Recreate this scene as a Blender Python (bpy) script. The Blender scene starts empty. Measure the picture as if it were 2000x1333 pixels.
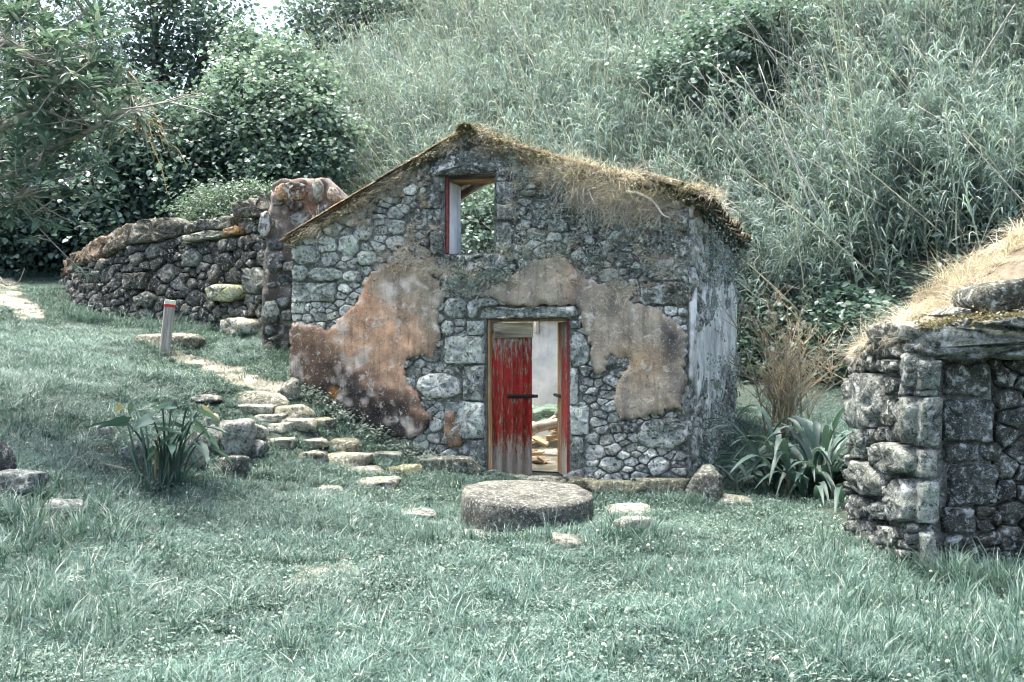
import bpy, math, random
import numpy as np
from mathutils import Vector, noise as mnoise
from mathutils.geometry import delaunay_2d_cdt

random.seed(7)
RNG = np.random.default_rng(7)
scene = bpy.context.scene
COL = scene.collection

# ------------------------------------------------------------------ camera, light, exposure
FPX, CX, CY, EYE = 1944.4, 1000.0, 666.5, 1.6
cam_d = bpy.data.cameras.new('camera')
cam_d.lens = 35.0
cam_d.sensor_width = 36.0
cam_d.clip_start = 0.05
cam_d.clip_end = 500
cam = bpy.data.objects.new('camera', cam_d)
COL.objects.link(cam)
cam.location = (0, 0, EYE)
cam.rotation_euler = (math.radians(90), 0, 0)
scene.camera = cam

SUN_AZ, SUN_EL = math.radians(-58), math.radians(74)     # azimuth from +Y, to the left
SV = Vector((math.sin(SUN_AZ) * math.cos(SUN_EL), math.cos(SUN_AZ) * math.cos(SUN_EL), math.sin(SUN_EL)))
world = bpy.data.worlds.new('World')
scene.world = world
world.use_nodes = True
wn = world.node_tree
wn.nodes.clear()
sky = wn.nodes.new('ShaderNodeTexSky')
sky.sky_type = 'NISHITA'
sky.sun_disc = False
sky.sun_elevation = SUN_EL
sky.sun_rotation = SUN_AZ
sky.air_density = 1.0
sky.dust_density = 5.0
sky.ozone_density = 0.6
bg = wn.nodes.new('ShaderNodeBackground')
bg.inputs['Strength'].default_value = 0.062
wo = wn.nodes.new('ShaderNodeOutputWorld')
wn.links.new(sky.outputs[0], bg.inputs[0])
wn.links.new(bg.outputs[0], wo.inputs[0])
sun_d = bpy.data.lights.new('sun', 'SUN')
sun_d.energy = 1.5
sun_d.angle = math.radians(30)
sun_d.color = (1.0, 0.95, 0.87)
sun = bpy.data.objects.new('sun', sun_d)
COL.objects.link(sun)
sun.rotation_euler = SV.to_track_quat('Z', 'Y').to_euler()
sun.location = (-10, 10, 30)
scene.view_settings.view_transform = 'Standard'
scene.view_settings.look = 'None'
scene.view_settings.gamma = 1.0
scene.view_settings.exposure = 3.12
scene.view_settings.use_curve_mapping = False
scene.cycles.use_denoising = True
scene.cycles.filter_width = 1.15
scene.cycles.max_bounces = 4
scene.cycles.diffuse_bounces = 2
scene.cycles.transmission_bounces = 2
scene.cycles.glossy_bounces = 1
scene.cycles.use_adaptive_sampling = True
scene.cycles.adaptive_threshold = 0.04
scene.cycles.adaptive_min_samples = 16
scene.cycles.transparent_max_bounces = 4
scene.cycles.caustics_reflective = False
scene.cycles.caustics_refractive = False

# ------------------------------------------------------------------ helpers: geometry
def W(px, py, d):
    return Vector(((px - CX) / FPX * d, d, EYE - (py - CY) / FPX * d))

def mesh_np(name, verts, tris, cols=None, smooth=True):
    me = bpy.data.meshes.new(name)
    verts = np.asarray(verts, dtype=np.float32).reshape(-1, 3)
    tris = np.asarray(tris, dtype=np.int32).reshape(-1, 3)
    n, m = len(verts), len(tris)
    me.vertices.add(n)
    me.vertices.foreach_set('co', verts.ravel())
    me.loops.add(m * 3)
    me.loops.foreach_set('vertex_index', tris.ravel())
    me.polygons.add(m)
    me.polygons.foreach_set('loop_start', np.arange(0, m * 3, 3, dtype=np.int32))
    try:
        me.polygons.foreach_set('loop_total', np.full(m, 3, dtype=np.int32))
    except Exception:
        pass
    me.polygons.foreach_set('use_smooth', np.full(m, smooth, dtype=bool))
    if cols is not None:
        cols = np.asarray(cols, dtype=np.float32).reshape(-1, 3)
        a = me.color_attributes.new('col', 'FLOAT_COLOR', 'POINT')
        rgba = np.ones((n, 4), dtype=np.float32)
        rgba[:, :3] = cols
        a.data.foreach_set('color', rgba.ravel())
    me.update()
    me.validate()
    return me

def obj(name, me, m, parent=None, loc=None, color=None):
    o = bpy.data.objects.new(name, me)
    COL.objects.link(o)
    if m is not None and me is not None and len(me.materials) == 0:
        me.materials.append(m)
    if parent is not None:
        o.parent = parent
    if loc is not None:
        o.location = loc
    if color is not None:
        o.color = (*color, 1)
    return o

def tag(o, label=None, cat=None, group=None, kind=None):
    if label: o['label'] = label
    if cat: o['category'] = cat
    if group: o['group'] = group
    if kind or cat: o['kind'] = kind or 'thing'
    return o

def thing(name, label, cat, loc=(0, 0, 0), rz=0, group=None):
    o = bpy.data.objects.new(name, None)
    COL.objects.link(o)
    o.empty_display_size = 0.1
    o.location = loc
    o.rotation_euler = (0, 0, rz)
    return tag(o, label, cat, group)

class MB:
    """collects triangles"""
    def __init__(s):
        s.v, s.f, s.c, s.n = [], [], [], 0
    def add(s, v, f, c=(1, 1, 1)):
        v = np.asarray(v, dtype=float).reshape(-1, 3)
        f = np.asarray(f, dtype=int).reshape(-1, 3)
        s.v.append(v); s.f.append(f + s.n)
        cc = np.asarray(c, dtype=float)
        s.c.append(np.tile(cc, (len(v), 1)) if cc.ndim == 1 else cc)
        s.n += len(v)
    def mesh(s, name, smooth=True):
        return mesh_np(name, np.vstack(s.v), np.vstack(s.f), np.vstack(s.c), smooth)

def tube(mb, pts, radii, n=6, c=(1, 1, 1), cap=True):
    pts = [Vector(p) for p in pts]
    k = len(pts)
    V, F = [], []
    ref = Vector((0, 0, 1))
    for i, p in enumerate(pts):
        t = (pts[min(i + 1, k - 1)] - pts[max(i - 1, 0)])
        if t.length < 1e-9: t = Vector((0, 0, 1))
        t.normalize()
        r = ref if abs(t.dot(ref)) < 0.95 else Vector((1, 0, 0))
        a = t.cross(r).normalized(); b = t.cross(a)
        rad = radii[i] if hasattr(radii, '__len__') else radii
        for j in range(n):
            th = 2 * math.pi * j / n
            V.append(p + (a * math.cos(th) + b * math.sin(th)) * rad)
    for i in range(k - 1):
        for j in range(n):
            q0, q1 = i * n + j, i * n + (j + 1) % n
            F += [(q0, q1, q1 + n), (q0, q1 + n, q0 + n)]
    if cap:
        V.append(pts[-1]); e = len(V) - 1
        for j in range(n): F.append(((k - 1) * n + j, (k - 1) * n + (j + 1) % n, e))
        V.append(pts[0]); e = len(V) - 1
        for j in range(n): F.append(((j + 1) % n, j, e))
    mb.add(np.array([tuple(v) for v in V]), F, c)

def bez(p0, p1, p2, n=8):
    out = []
    for i in range(n + 1):
        t = i / n
        out.append(p0 * (1 - t) ** 2 + p1 * 2 * t * (1 - t) + p2 * t * t)
    return out

def spline(pts, n=6):
    """Catmull-Rom through Vectors"""
    P = [Vector(p) for p in pts]
    P = [P[0] * 2 - P[1]] + P + [P[-1] * 2 - P[-2]]
    out = []
    for i in range(1, len(P) - 2):
        for k in range(n):
            t = k / n
            a, b, c, d = P[i - 1], P[i], P[i + 1], P[i + 2]
            out.append(0.5 * ((2 * b) + (c - a) * t + (2 * a - 5 * b + 4 * c - d) * t * t + (3 * b - a - 3 * c + d) * t ** 3))
    out.append(P[-2])
    return out

def box(mb, x0, x1, y0, y1, z0, z1, c=(1, 1, 1), jit=0.0, bev=0.006):
    """bevelled box (chamfered corners)"""
    b = min(bev, 0.3 * min(x1 - x0, y1 - y0, z1 - z0))
    V = []
    for sx in (0, 1):
        for sy in (0, 1):
            for sz in (0, 1):
                X, Y, Z = (x0, x1)[sx], (y0, y1)[sy], (z0, z1)[sz]
                dx, dy, dz = (b, -b)[sx], (b, -b)[sy], (b, -b)[sz]
                j = [random.uniform(-jit, jit) for _ in range(3)]
                V += [(X + j[0], Y + dy + j[1], Z + dz + j[2]), (X + dx + j[0], Y + j[1], Z + dz + j[2]), (X + dx + j[0], Y + dy + j[1], Z + j[2])]
    def id_(sx, sy, sz, k): return (sx * 4 + sy * 2 + sz) * 3 + k
    F = []
    def quad(a, b_, c_, d): F.append((a, b_, c_)); F.append((a, c_, d))
    for s in (0, 1):
        quad(*[id_(s, p, q, 0) for p, q in ((0, 0), (1, 0), (1, 1), (0, 1))])
        quad(*[id_(p, s, q, 1) for p, q in ((0, 0), (1, 0), (1, 1), (0, 1))])
        quad(*[id_(p, q, s, 2) for p, q in ((0, 0), (1, 0), (1, 1), (0, 1))])
    for p in (0, 1):
        for q in (0, 1):
            quad(id_(p, q, 0, 0), id_(p, q, 1, 0), id_(p, q, 1, 1), id_(p, q, 0, 1))
            quad(id_(p, 0, q, 0), id_(p, 1, q, 0), id_(p, 1, q, 2), id_(p, 0, q, 2))
            quad(id_(0, p, q, 1), id_(1, p, q, 1), id_(1, p, q, 2), id_(0, p, q, 2))
            for r in (0, 1):
                F.append((id_(p, q, r, 0), id_(p, q, r, 1), id_(p, q, r, 2)))
    mb.add(V, F, c)

def fix_normals(me):
    import bmesh
    bm = bmesh.new(); bm.from_mesh(me)
    bmesh.ops.recalc_face_normals(bm, faces=bm.faces)
    bm.to_mesh(me); bm.free()

def inpoly(x, y, poly):
    c = False
    j = len(poly) - 1
    for i in range(len(poly)):
        xi, yi = poly[i]; xj, yj = poly[j]
        if (yi > y) != (yj > y) and x < (xj - xi) * (y - yi) / (yj - yi) + xi:
            c = not c
        j = i
    return c

def inpoly_np(P, poly):
    x, y = P[:, 0], P[:, 1]
    c = np.zeros(len(P), bool)
    j = len(poly) - 1
    for i in range(len(poly)):
        xi, yi = poly[i]; xj, yj = poly[j]
        if yi != yj:
            hit = ((yi > y) != (yj > y)) & (x < (xj - xi) * (y - yi) / (yj - yi) + xi)
            c ^= hit
        j = i
    return c

def ragged(poly, step, amp, seed=0, freq=9.0):
    out = []
    n = len(poly)
    for i in range(n):
        a, b = Vector(poly[i]), Vector(poly[(i + 1) % n])
        L = (b - a).length
        k = max(1, int(L / step))
        nrm = Vector((-(b - a).y, (b - a).x)).normalized() if L > 1e-6 else Vector((0, 0))
        for q in range(k):
            p = a + (b - a) * (q / k)
            w = mnoise.noise(Vector((p.x * freq, p.y * freq, seed))) + 0.5 * mnoise.noise(Vector((p.x * freq * 2.7, p.y * freq * 2.7, seed + 5)))
            out.append((p.x + nrm.x * w * amp, p.y + nrm.y * w * amp))
    return out

def sheet(outline, holes, spacing, mapf, hf, thick, colf=None, back=True, edge_drop=0.0):
    """a plate: outline minus holes, triangulated; mapf(p,q,h)->xyz, hf(p,q)->h of the front; back at -thick"""
    pts, edges = [], []
    loops = [outline] + list(holes)
    for lp in loops:
        s = len(pts)
        pts += [Vector(p) for p in lp]
        edges += [(s + i, s + (i + 1) % len(lp)) for i in range(len(lp))]
    nb = len(pts)
    O = np.array(outline)
    x0, y0 = O.min(0); x1, y1 = O.max(0)
    gx = np.arange(x0, x1, spacing); gy = np.arange(y0, y1, spacing)
    if len(gx) and len(gy):
        G = np.array([(a, b) for a in gx for b in gy]) + RNG.uniform(-.3, .3, (len(gx) * len(gy), 2)) * spacing
        keep = inpoly_np(G, outline)
        for h in holes: keep &= ~inpoly_np(G, h)
        B = np.array([tuple(p) for p in pts])
        G = G[keep]
        if len(G):
            dmin = np.min(np.hypot(G[:, None, 0] - B[None, :, 0], G[:, None, 1] - B[None, :, 1]), axis=1)
            G = G[dmin > spacing * .45]
            pts += [Vector(p) for p in G]
    vs, es, fs, ov, _, _ = delaunay_2d_cdt(pts, edges, [], 0, 1e-5)
    T = []
    for f in fs:
        if len(f) != 3: continue
        cx = sum(vs[i].x for i in f) / 3; cy = sum(vs[i].y for i in f) / 3
        if inpoly(cx, cy, outline) and not any(inpoly(cx, cy, h) for h in holes):
            T.append(tuple(f))
    ecount = {}
    for t in T:
        for a, b in ((t[0], t[1]), (t[1], t[2]), (t[2], t[0])):
            ecount[(a, b)] = ecount.get((a, b), 0) + 1
    bound = [(a, b) for (a, b) in ecount if (b, a) not in ecount]
    bset = {i for e in bound for i in e}
    n = len(vs)
    V = [mapf(v.x, v.y, hf(v.x, v.y) - (edge_drop if i in bset else 0)) for i, v in enumerate(vs)]
    C = [colf(v.x, v.y) if colf else (1, 1, 1) for v in vs]
    F = list(T)
    if back:
        V += [mapf(v.x, v.y, -thick) for v in vs]
        C += C
        F += [(a + n, c + n, b + n) for a, b, c in T]
        for a, b in bound:
            F += [(a, a + n, b + n), (a, b + n, b)]
    return np.array([tuple(v) for v in V]), F, C

# ------------------------------------------------------------------ helpers: materials
def new_mat(name):
    m = bpy.data.materials.new(name)
    m.use_nodes = True
    nt = m.node_tree
    nt.nodes.clear()
    return m, nt

def nd(nt, t, ins=None, **kw):
    n = nt.nodes.new(t)
    for k, v in kw.items(): setattr(n, k, v)
    for k, v in (ins or {}).items():
        s = n.inputs[k]
        if isinstance(v, bpy.types.NodeSocket): nt.links.new(v, s)
        else: s.default_value = v
    return n

def tex(nt, scale, detail=4, rough=.55, off=0.0, vec=None, dist=0.0):
    if vec is None:
        vec = nd(nt, 'ShaderNodeNewGeometry').outputs['Position']
    if off:
        vec = nd(nt, 'ShaderNodeVectorMath', {0: vec, 1: (off, off * 1.7, off * .6)}, operation='ADD').outputs[0]
    return nd(nt, 'ShaderNodeTexNoise', {'Vector': vec, 'Scale': scale, 'Detail': detail, 'Roughness': rough, 'Distortion': dist}).outputs[0]

def ramp(nt, fac, a, b, lo=0.0, hi=1.0):
    return nd(nt, 'ShaderNodeMapRange', {'Value': fac, 'From Min': a, 'From Max': b, 'To Min': lo, 'To Max': hi}).outputs[0]

def mix(nt, fac, a, b, mode='MIX'):
    n = nt.nodes.new('ShaderNodeMix')
    n.data_type = 'RGBA'; n.blend_type = mode
    for s, v in ((n.inputs[0], fac), (n.inputs[6], a), (n.inputs[7], b)):
        if isinstance(v, bpy.types.NodeSocket): nt.links.new(v, s)
        else: s.default_value = v if not isinstance(v, tuple) else (*v, 1)[:4]
    return n.outputs[2]

def math_(nt, op, a, b=0.0):
    return nd(nt, 'ShaderNodeMath', {0: a, 1: b}, operation=op).outputs[0]

def finish(m, nt, color, rough=.9, bump=None, bstr=.5, bdist=.02, spec=.3, transl=None):
    p = nd(nt, 'ShaderNodeBsdfPrincipled', {'Base Color': color, 'Roughness': rough, 'Specular IOR Level': spec})
    if bump is not None:
        b = nd(nt, 'ShaderNodeBump', {'Height': bump, 'Strength': bstr, 'Distance': bdist})
        nt.links.new(b.outputs[0], p.inputs['Normal'])
    out = nd(nt, 'ShaderNodeOutputMaterial')
    if transl:
        fac, tc = transl
        t = nd(nt, 'ShaderNodeBsdfTranslucent', {'Color': tc})
        mx = nd(nt, 'ShaderNodeMixShader', {0: fac, 1: p.outputs[0], 2: t.outputs[0]})
        nt.links.new(mx.outputs[0], out.inputs[0])
    else:
        nt.links.new(p.outputs[0], out.inputs[0])
    return m

def stone_mat(name, lichen=.5, orange=.66, pale=(.60, .62, .60), use_col=False, grain=1.0, lift=1.0):
    m, nt = new_mat(name)
    base = nd(nt, 'ShaderNodeAttribute', attribute_name='col').outputs['Color'] if use_col else nd(nt, 'ShaderNodeObjectInfo').outputs['Color']
    n1 = tex(nt, 3.2 * grain, 5, .6)
    n2 = tex(nt, 34 * grain, 6, .7, 3.1)
    n3 = tex(nt, 9 * grain, 8, .68, 7.3, dist=.4)
    n4 = tex(nt, 4.5 * grain, 6, .65, 13.7)
    n5 = tex(nt, 90, 3, .6, 1.7)
    c = mix(nt, 1.0, base, mix(nt, ramp(nt, n1, .32, .68), (.42, .44, .43), (1.42, 1.46, 1.36)), 'MULTIPLY')
    c = mix(nt, 1.0, c, mix(nt, ramp(nt, tex(nt, 1.3, 4, .6, 31.0), .35, .62), tuple(x * lift for x in (.62, .64, .62)), tuple(x * lift for x in (1.12, 1.14, 1.08))), 'MULTIPLY')
    c = mix(nt, ramp(nt, n2, .34, .52, .75, 0), c, (.02, .024, .025))
    c = mix(nt, ramp(nt, n3, lichen, lichen + .07, 0, .9), c, pale)
    n6 = tex(nt, 20 * grain, 7, .75, 17.0, dist=.3)
    c = mix(nt, ramp(nt, n6, .55, .62, 0, .85), c, pale)
    c = mix(nt, ramp(nt, n6, .455, .39, 0, .88), c, (.024, .028, .026))
    c = mix(nt, ramp(nt, n5, .6, .68, 0, .6), c, (.62, .64, .62))
    c = mix(nt, ramp(nt, n4, orange, orange + .06, 0, .75), c, (.34, .19, .07))
    c = mix(nt, ramp(nt, tex(nt, 6, 5, .6, 21.0), .58, .68, 0, .55), c, (.05, .055, .04))
    h = math_(nt, 'ADD', math_(nt, 'MULTIPLY', n2, .55), math_(nt, 'ADD', math_(nt, 'MULTIPLY', n3, .8), math_(nt, 'MULTIPLY', n5, .25)))
    return finish(m, nt, c, .92, h, 1.0, .045, .2)

def leaf_mat(name, tr=.35, rough=.45, spec=.45, var=.5, rnd=True, tint=(1, 1, 1)):
    m, nt = new_mat(name)
    c = nd(nt, 'ShaderNodeAttribute', attribute_name='col').outputs['Color']
    if rnd:
        r = nd(nt, 'ShaderNodeObjectInfo').outputs['Random']
        c = mix(nt, 1.0, c, mix(nt, r, (1 - var,) * 3, (1 + var,) * 3), 'MULTIPLY')
    if tint != (1, 1, 1): c = mix(nt, 1.0, c, tint, 'MULTIPLY')
    tc = mix(nt, 1.0, c, (1.15, 1.25, .95), 'MULTIPLY')
    return finish(m, nt, c, rough, None, spec=spec, transl=(tr, tc))

def bark_mat(name, base, scale=14):
    m, nt = new_mat(name)
    n1 = tex(nt, scale, 6, .7); n2 = tex(nt, 3, 4, .6, 4.0)
    c = mix(nt, ramp(nt, n1, .3, .7), tuple(x * .45 for x in base), tuple(min(1, x * 1.5) for x in base))
    c = mix(nt, ramp(nt, n2, .5, .65, 0, .5), c, (.36, .38, .36))
    return finish(m, nt, c, .9, n1, .6, .02, .2)

def wood_mat(name, base, dark=.4, axis=2, stretch=18.0):
    m, nt = new_mat(name)
    pos = nd(nt, 'ShaderNodeTexCoord').outputs['Object']
    s = [stretch] * 3; s[axis] = 1.2
    v = nd(nt, 'ShaderNodeVectorMath', {0: pos, 1: tuple(s)}, operation='MULTIPLY').outputs[0]
    n1 = tex(nt, 2.4, 6, .65, vec=v)
    n2 = tex(nt, 3, 4, .6, 9.0)
    c = mix(nt, ramp(nt, n1, .3, .7), tuple(x * dark for x in base), tuple(min(1, x * 1.25) for x in base))
    c = mix(nt, ramp(nt, n2, .52, .7, 0, .5), c, (.30, .31, .29))
    return finish(m, nt, c, .85, n1, .5, .01, .25)

M = {}
M['stone'] = stone_mat('weathered_stone', .52, .72, (.66, .68, .65))
M['stone_dark'] = stone_mat('dark_drystone', .60, .67, (.46, .48, .46), lift=.62)
M['stone_ruin'] = stone_mat('lichen_stone', .55, .74, (.58, .60, .58), lift=.60)
M['stone_ground'] = stone_mat('ground_stone', .60, .72, (.62, .60, .54))
M['leaf'] = leaf_mat('foliage', .30, .42, .5, .35, rnd=False)
M['grass'] = leaf_mat('grass_blades', .22, .45, .35, .22)
M['reed'] = leaf_mat('reed_leaves', .34, .55, .3, .22)
M['straw'] = leaf_mat('dry_straw', .30, .7, .15, .30)
M['broadleaf'] = leaf_mat('broad_leaf', .25, .48, .32, .2, rnd=True)
M['bark'] = bark_mat('bark', (.13, .115, .095))
M['bark_pale'] = bark_mat('bark_pale', (.34, .31, .26))
M['wood_grey'] = wood_mat('weathered_grey_wood', (.36, .34, .30))
M['wood_warm'] = wood_mat('old_warm_wood', (.36, .22, .10))
M['wood_dark'] = wood_mat('old_dark_wood', (.10, .07, .05), axis=0)
M['wood_orange'] = wood_mat('roof_board', (.17, .10, .045), axis=1)
M['wood_pale'] = wood_mat('pale_board', (.66, .58, .38), .6, axis=0)

def mortar_mat():
    m, nt = new_mat('mortar')
    n1 = tex(nt, 12, 8, .7); n2 = tex(nt, 45, 6, .7, 3); n3 = tex(nt, 3, 4, .6, 5)
    c = mix(nt, ramp(nt, n1, .3, .7), (.07, .073, .066), (.34, .345, .32))
    c = mix(nt, ramp(nt, n2, .53, .62, 0, .8), c, (.50, .51, .48))
    c = mix(nt, ramp(nt, n3, .55, .7, 0, .6), c, (.09, .085, .05))
    return finish(m, nt, c, .95, math_(nt, 'ADD', n1, math_(nt, 'MULTIPLY', n2, .6)), .9, .05, .1)
M['mortar'] = mortar_mat()

def plaster_mat(name='weathered_plaster', streak=.6):
    m, nt = new_mat(name)
    base = nd(nt, 'ShaderNodeAttribute', attribute_name='col').outputs['Color']
    n1 = tex(nt, 5, 8, .68); n2 = tex(nt, 26, 8, .7, 2.3); n3 = tex(nt, 60, 4, .6, 6.1); n4 = tex(nt, 9, 8, .72, 11.0, dist=.6)
    pos = nd(nt, 'ShaderNodeNewGeometry').outputs['Position']
    v = nd(nt, 'ShaderNodeVectorMath', {0: pos, 1: (9, 9, 1.1)}, operation='MULTIPLY').outputs[0]
    st = tex(nt, 1.6, 6, .65, vec=v)
    c = mix(nt, 1.0, base, mix(nt, ramp(nt, n1, .3, .7), (.6, .58, .56), (1.3, 1.3, 1.28)), 'MULTIPLY')
    c = mix(nt, ramp(nt, st, .5, .7, 0, streak), c, (.07, .06, .05))
    c = mix(nt, ramp(nt, n2, .58, .66, 0, .75), c, (.05, .047, .042))
    c = mix(nt, ramp(nt, n4, .56, .63, 0, .75), c, (.50, .47, .42))
    c = mix(nt, ramp(nt, n3, .62, .68, 0, .8), c, (.66, .64, .60))
    h = math_(nt, 'ADD', n1, math_(nt, 'MULTIPLY', n2, .5))
    return finish(m, nt, c, .93, h, .6, .03, .15)
M['plaster'] = plaster_mat()
M['side_plaster'] = plaster_mat('pale_side_render', .12)

def white_mat():
    m, nt = new_mat('whitewash')
    n1 = tex(nt, 1.6, 7, .65); n2 = tex(nt, 8, 6, .7, 4)
    pos = nd(nt, 'ShaderNodeNewGeometry').outputs['Position']
    v = nd(nt, 'ShaderNodeVectorMath', {0: pos, 1: (4, 4, .5)}, operation='MULTIPLY').outputs[0]
    st = tex(nt, 1.6, 6, .65, vec=v)
    c = mix(nt, ramp(nt, n1, .4, .66), (.85, .86, .84), (.50, .54, .55))
    c = mix(nt, ramp(nt, st, .52, .7, 0, .7), c, (.30, .33, .34))
    c = mix(nt, ramp(nt, n2, .6, .7, 0, .5), c, (.45, .46, .44))
    return finish(m, nt, c, .9, n2, .3, .02, .2)
M['white'] = white_mat()

def red_door_mat():
    m, nt = new_mat('peeling_red_paint')
    pos = nd(nt, 'ShaderNodeTexCoord').outputs['Object']
    v = nd(nt, 'ShaderNodeVectorMath', {0: pos, 1: (26, 26, 2.2)}, operation='MULTIPLY').outputs[0]
    g = tex(nt, 1.4, 8, .72, vec=v)
    v2 = nd(nt, 'ShaderNodeVectorMath', {0: pos, 1: (40, 40, 7)}, operation='MULTIPLY').outputs[0]
    g2 = tex(nt, 1.3, 8, .75, 5.0, vec=v2)
    z = nd(nt, 'ShaderNodeSeparateXYZ', {0: pos}).outputs[2]
    low = ramp(nt, z, .1, .55, .22, 0)             # paint worn away towards the foot
    high = ramp(nt, z, 1.25, 1.5, 0, .10)
    red = mix(nt, ramp(nt, g, .3, .68), (.09, .007, .006), (.40, .016, .013))
    rust = (.20, .065, .02)
    wood = mix(nt, ramp(nt, g, .3, .7), (.16, .14, .11), (.38, .36, .31))
    w = math_(nt, 'ADD', g2, math_(nt, 'ADD', low, high))
    c = mix(nt, ramp(nt, w, .50, .56), red, rust)
    c = mix(nt, ramp(nt, w, .57, .62), c, wood)
    return finish(m, nt, c, ramp(nt, w, .55, .62, .45, .85), w, .6, .006, .35)
M['red'] = red_door_mat()

def simple_mat(name, col, rough=.6, var=.3, scale=20, metal=0.0):
    m, nt = new_mat(name)
    n = tex(nt, scale, 5, .65)
    c = mix(nt, ramp(nt, n, .3, .7), tuple(x * (1 - var) for x in col), tuple(min(1, x * (1 + var)) for x in col))
    return finish(m, nt, c, rough, n, .25, .01, .3)
M['iron'] = simple_mat('black_iron', (.018, .016, .015), .55)
M['red_frame'] = simple_mat('faded_red_frame', (.17, .04, .035), .75, .6, 30)
M['band_red'] = simple_mat('red_band', (.50, .03, .02), .6, .15, 40)
M['band_pale'] = simple_mat('pale_band', (.62, .62, .50), .7, .15, 40)
M['tile'] = stone_mat('mossy_roof_tile', .60, .62, (.42, .38, .30))
M['root'] = bark_mat('pale_root', (.52, .48, .42))

# ------------------------------------------------------------------ house frame
TH = math.radians(18)
CT, ST = math.cos(TH), math.sin(TH)
R0 = (345 / FPX * 10.3, 10.3)

def FA(px, py):
    """photo point on the front-wall plane -> house local (u, v)"""
    a, b = (px - CX) / FPX, -(py - CY) / FPX
    u = (a * R0[1] - R0[0]) / (CT + a * ST)
    t = R0[1] - u * ST
    return (u, EYE + b * t)

def H2W(u, y, v=0.0):
    return Vector((R0[0] + u * CT + y * ST, R0[1] - u * ST + y * CT, v))

def W2H(X, Y):
    dx, dy = X - R0[0], Y - R0[1]
    return dx * CT - dy * ST, dx * ST + dy * CT
UL = FA(570, 600)[0]          # left corner
DEPTH, TW = 4.9, 0.45

# ------------------------------------------------------------------ terrain
ctrl = [(-9, 1, .35), (0, 1, 0), (9, 1, 0), (-3, 5, .06), (0, 5, 0), (3, 5, 0), (6, 5, 0), (0, 8, 0), (2, 8, 0), (4.5, 6.9, 0), (4, 8.5, .05),
        (-2.2, 8, .10), (-1, 9, .08), (1, 9.5, .0), (2.3, 10.0, -.02), (3.5, 11, .02), (5, 10, .10), (1.0, 10.4, .03), (1.7, 10.2, 0), (-.2, 10.4, .05), (-9, -12, .4), (9, -12, 0), (0, -12, .1), (-30, -10, 3), (30, -10, 4),
        (3.6, 13, .3), (3.9, 15, .5), (7, 9, .4)]
for px, py, d in [(740, 935, 10), (640, 890, 10.3), (600, 828, 10.7), (565, 780, 11.2), (440, 728, 12), (340, 693, 12.7), (310, 945, 8.5), (100, 800, 9.5),
                  (30, 960, 7), (0, 1120, 6), (0, 700, 11.5), (150, 650, 14.2), (480, 654, 14), (565, 664, 13.3), (300, 628, 15), (200, 618, 15.7), (150, 594, 16.6),
                  (130, 564, 18), (30, 562, 19), (60, 538, 21), (570, 745, 11.72), (640, 800, 11.4), (700, 850, 11.2), (780, 897, 10.95), (450, 800, 10.6), (400, 870, 9.6), (250, 740, 10.9)]:
    p = W(px, py, d)
    ctrl.append((p.x, p.y, p.z))
ctrl += [(-13, 26, 3.7), (-20, 22, 4.2), (-6, 22, 3.1), (-10, 30, 4.4), (-16, 42, 6), (-12, 15, 2.6), (-9, 9, 1.2), (-14, 6, 1.5),
         (-1.5, 17.3, 1.9), (1.4, 17.0, 1.2), (0, 18.5, 1.7), (5, 15.5, 1.1), (9, 13, 1.4), (12, 10, 1.8), (0, 24, 5.6), (6, 22, 6.0), (12, 19, 6.6), (18, 14, 7),
         (0, 32, 11.6), (8, 30, 12.4), (16, 27, 13.6), (25, 20, 14), (0, 45, 17), (15, 45, 21), (30, 32, 21), (-4.5, 24, 4.2), (-4.5, 31, 7.4), (-4, 42, 11.5), (-10, 45, 8),
         (60, 60, 30), (-60, 60, 9), (0, 80, 24), (60, -20, 12), (-60, -20, 8), (20, 4, 5), (14, 5, 2.2)]
CTRL = np.array(ctrl, float)
def _phi(A, B):
    return np.sqrt((A[:, None, 0] - B[None, :, 0]) ** 2 + (A[:, None, 1] - B[None, :, 1]) ** 2 + .15)
_n = len(CTRL)
_A = np.zeros((_n + 3, _n + 3))
_A[:_n, :_n] = -_phi(CTRL, CTRL) - np.eye(_n) * .02
_A[:_n, _n] = 1; _A[:_n, _n + 1:] = CTRL[:, :2]
_A[_n, :_n] = 1; _A[_n + 1:, :_n] = CTRL[:, :2].T
_wt = np.linalg.solve(_A, np.concatenate([CTRL[:, 2], [0, 0, 0]]))
_WT = RNG.uniform(-1, 1, (10, 2)) * 3.0
_WP = RNG.uniform(0, 6.28, 10)
def ground(P):
    P = np.asarray(P, float).reshape(-1, 2)
    out = np.empty(len(P))
    for i in range(0, len(P), 20000):
        q = P[i:i + 20000]
        z = -_phi(q, CTRL) @ _wt[:_n] + _wt[_n] + q @ _wt[_n + 1:]
        z += .012 * np.sum(np.sin(q @ _WT.T + _WP), axis=1)
        dx, dy = q[:, 0] - R0[0], q[:, 1] - R0[1]
        u = dx * CT - dy * ST; y = dx * ST + dy * CT
        ins = np.minimum(np.minimum(u - (UL + .22), -.22 - u), np.minimum(y - .22, DEPTH - .22 - y))
        out[i:i + 20000] = np.where(ins > 0, .12, z)
    return out
def gz(x, y): return float(ground([(x, y)])[0])
def hit(px, py, dmin=3.0, dmax=45):
    ds = np.linspace(dmin, dmax, 4000)
    X = (px - CX) / FPX * ds
    Z = EYE - (py - CY) / FPX * ds
    g = ground(np.stack([X, ds], 1))
    i = np.argmax(Z < g) if np.any(Z < g) else len(ds) - 1
    return Vector((X[i], ds[i], g[i]))

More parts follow.
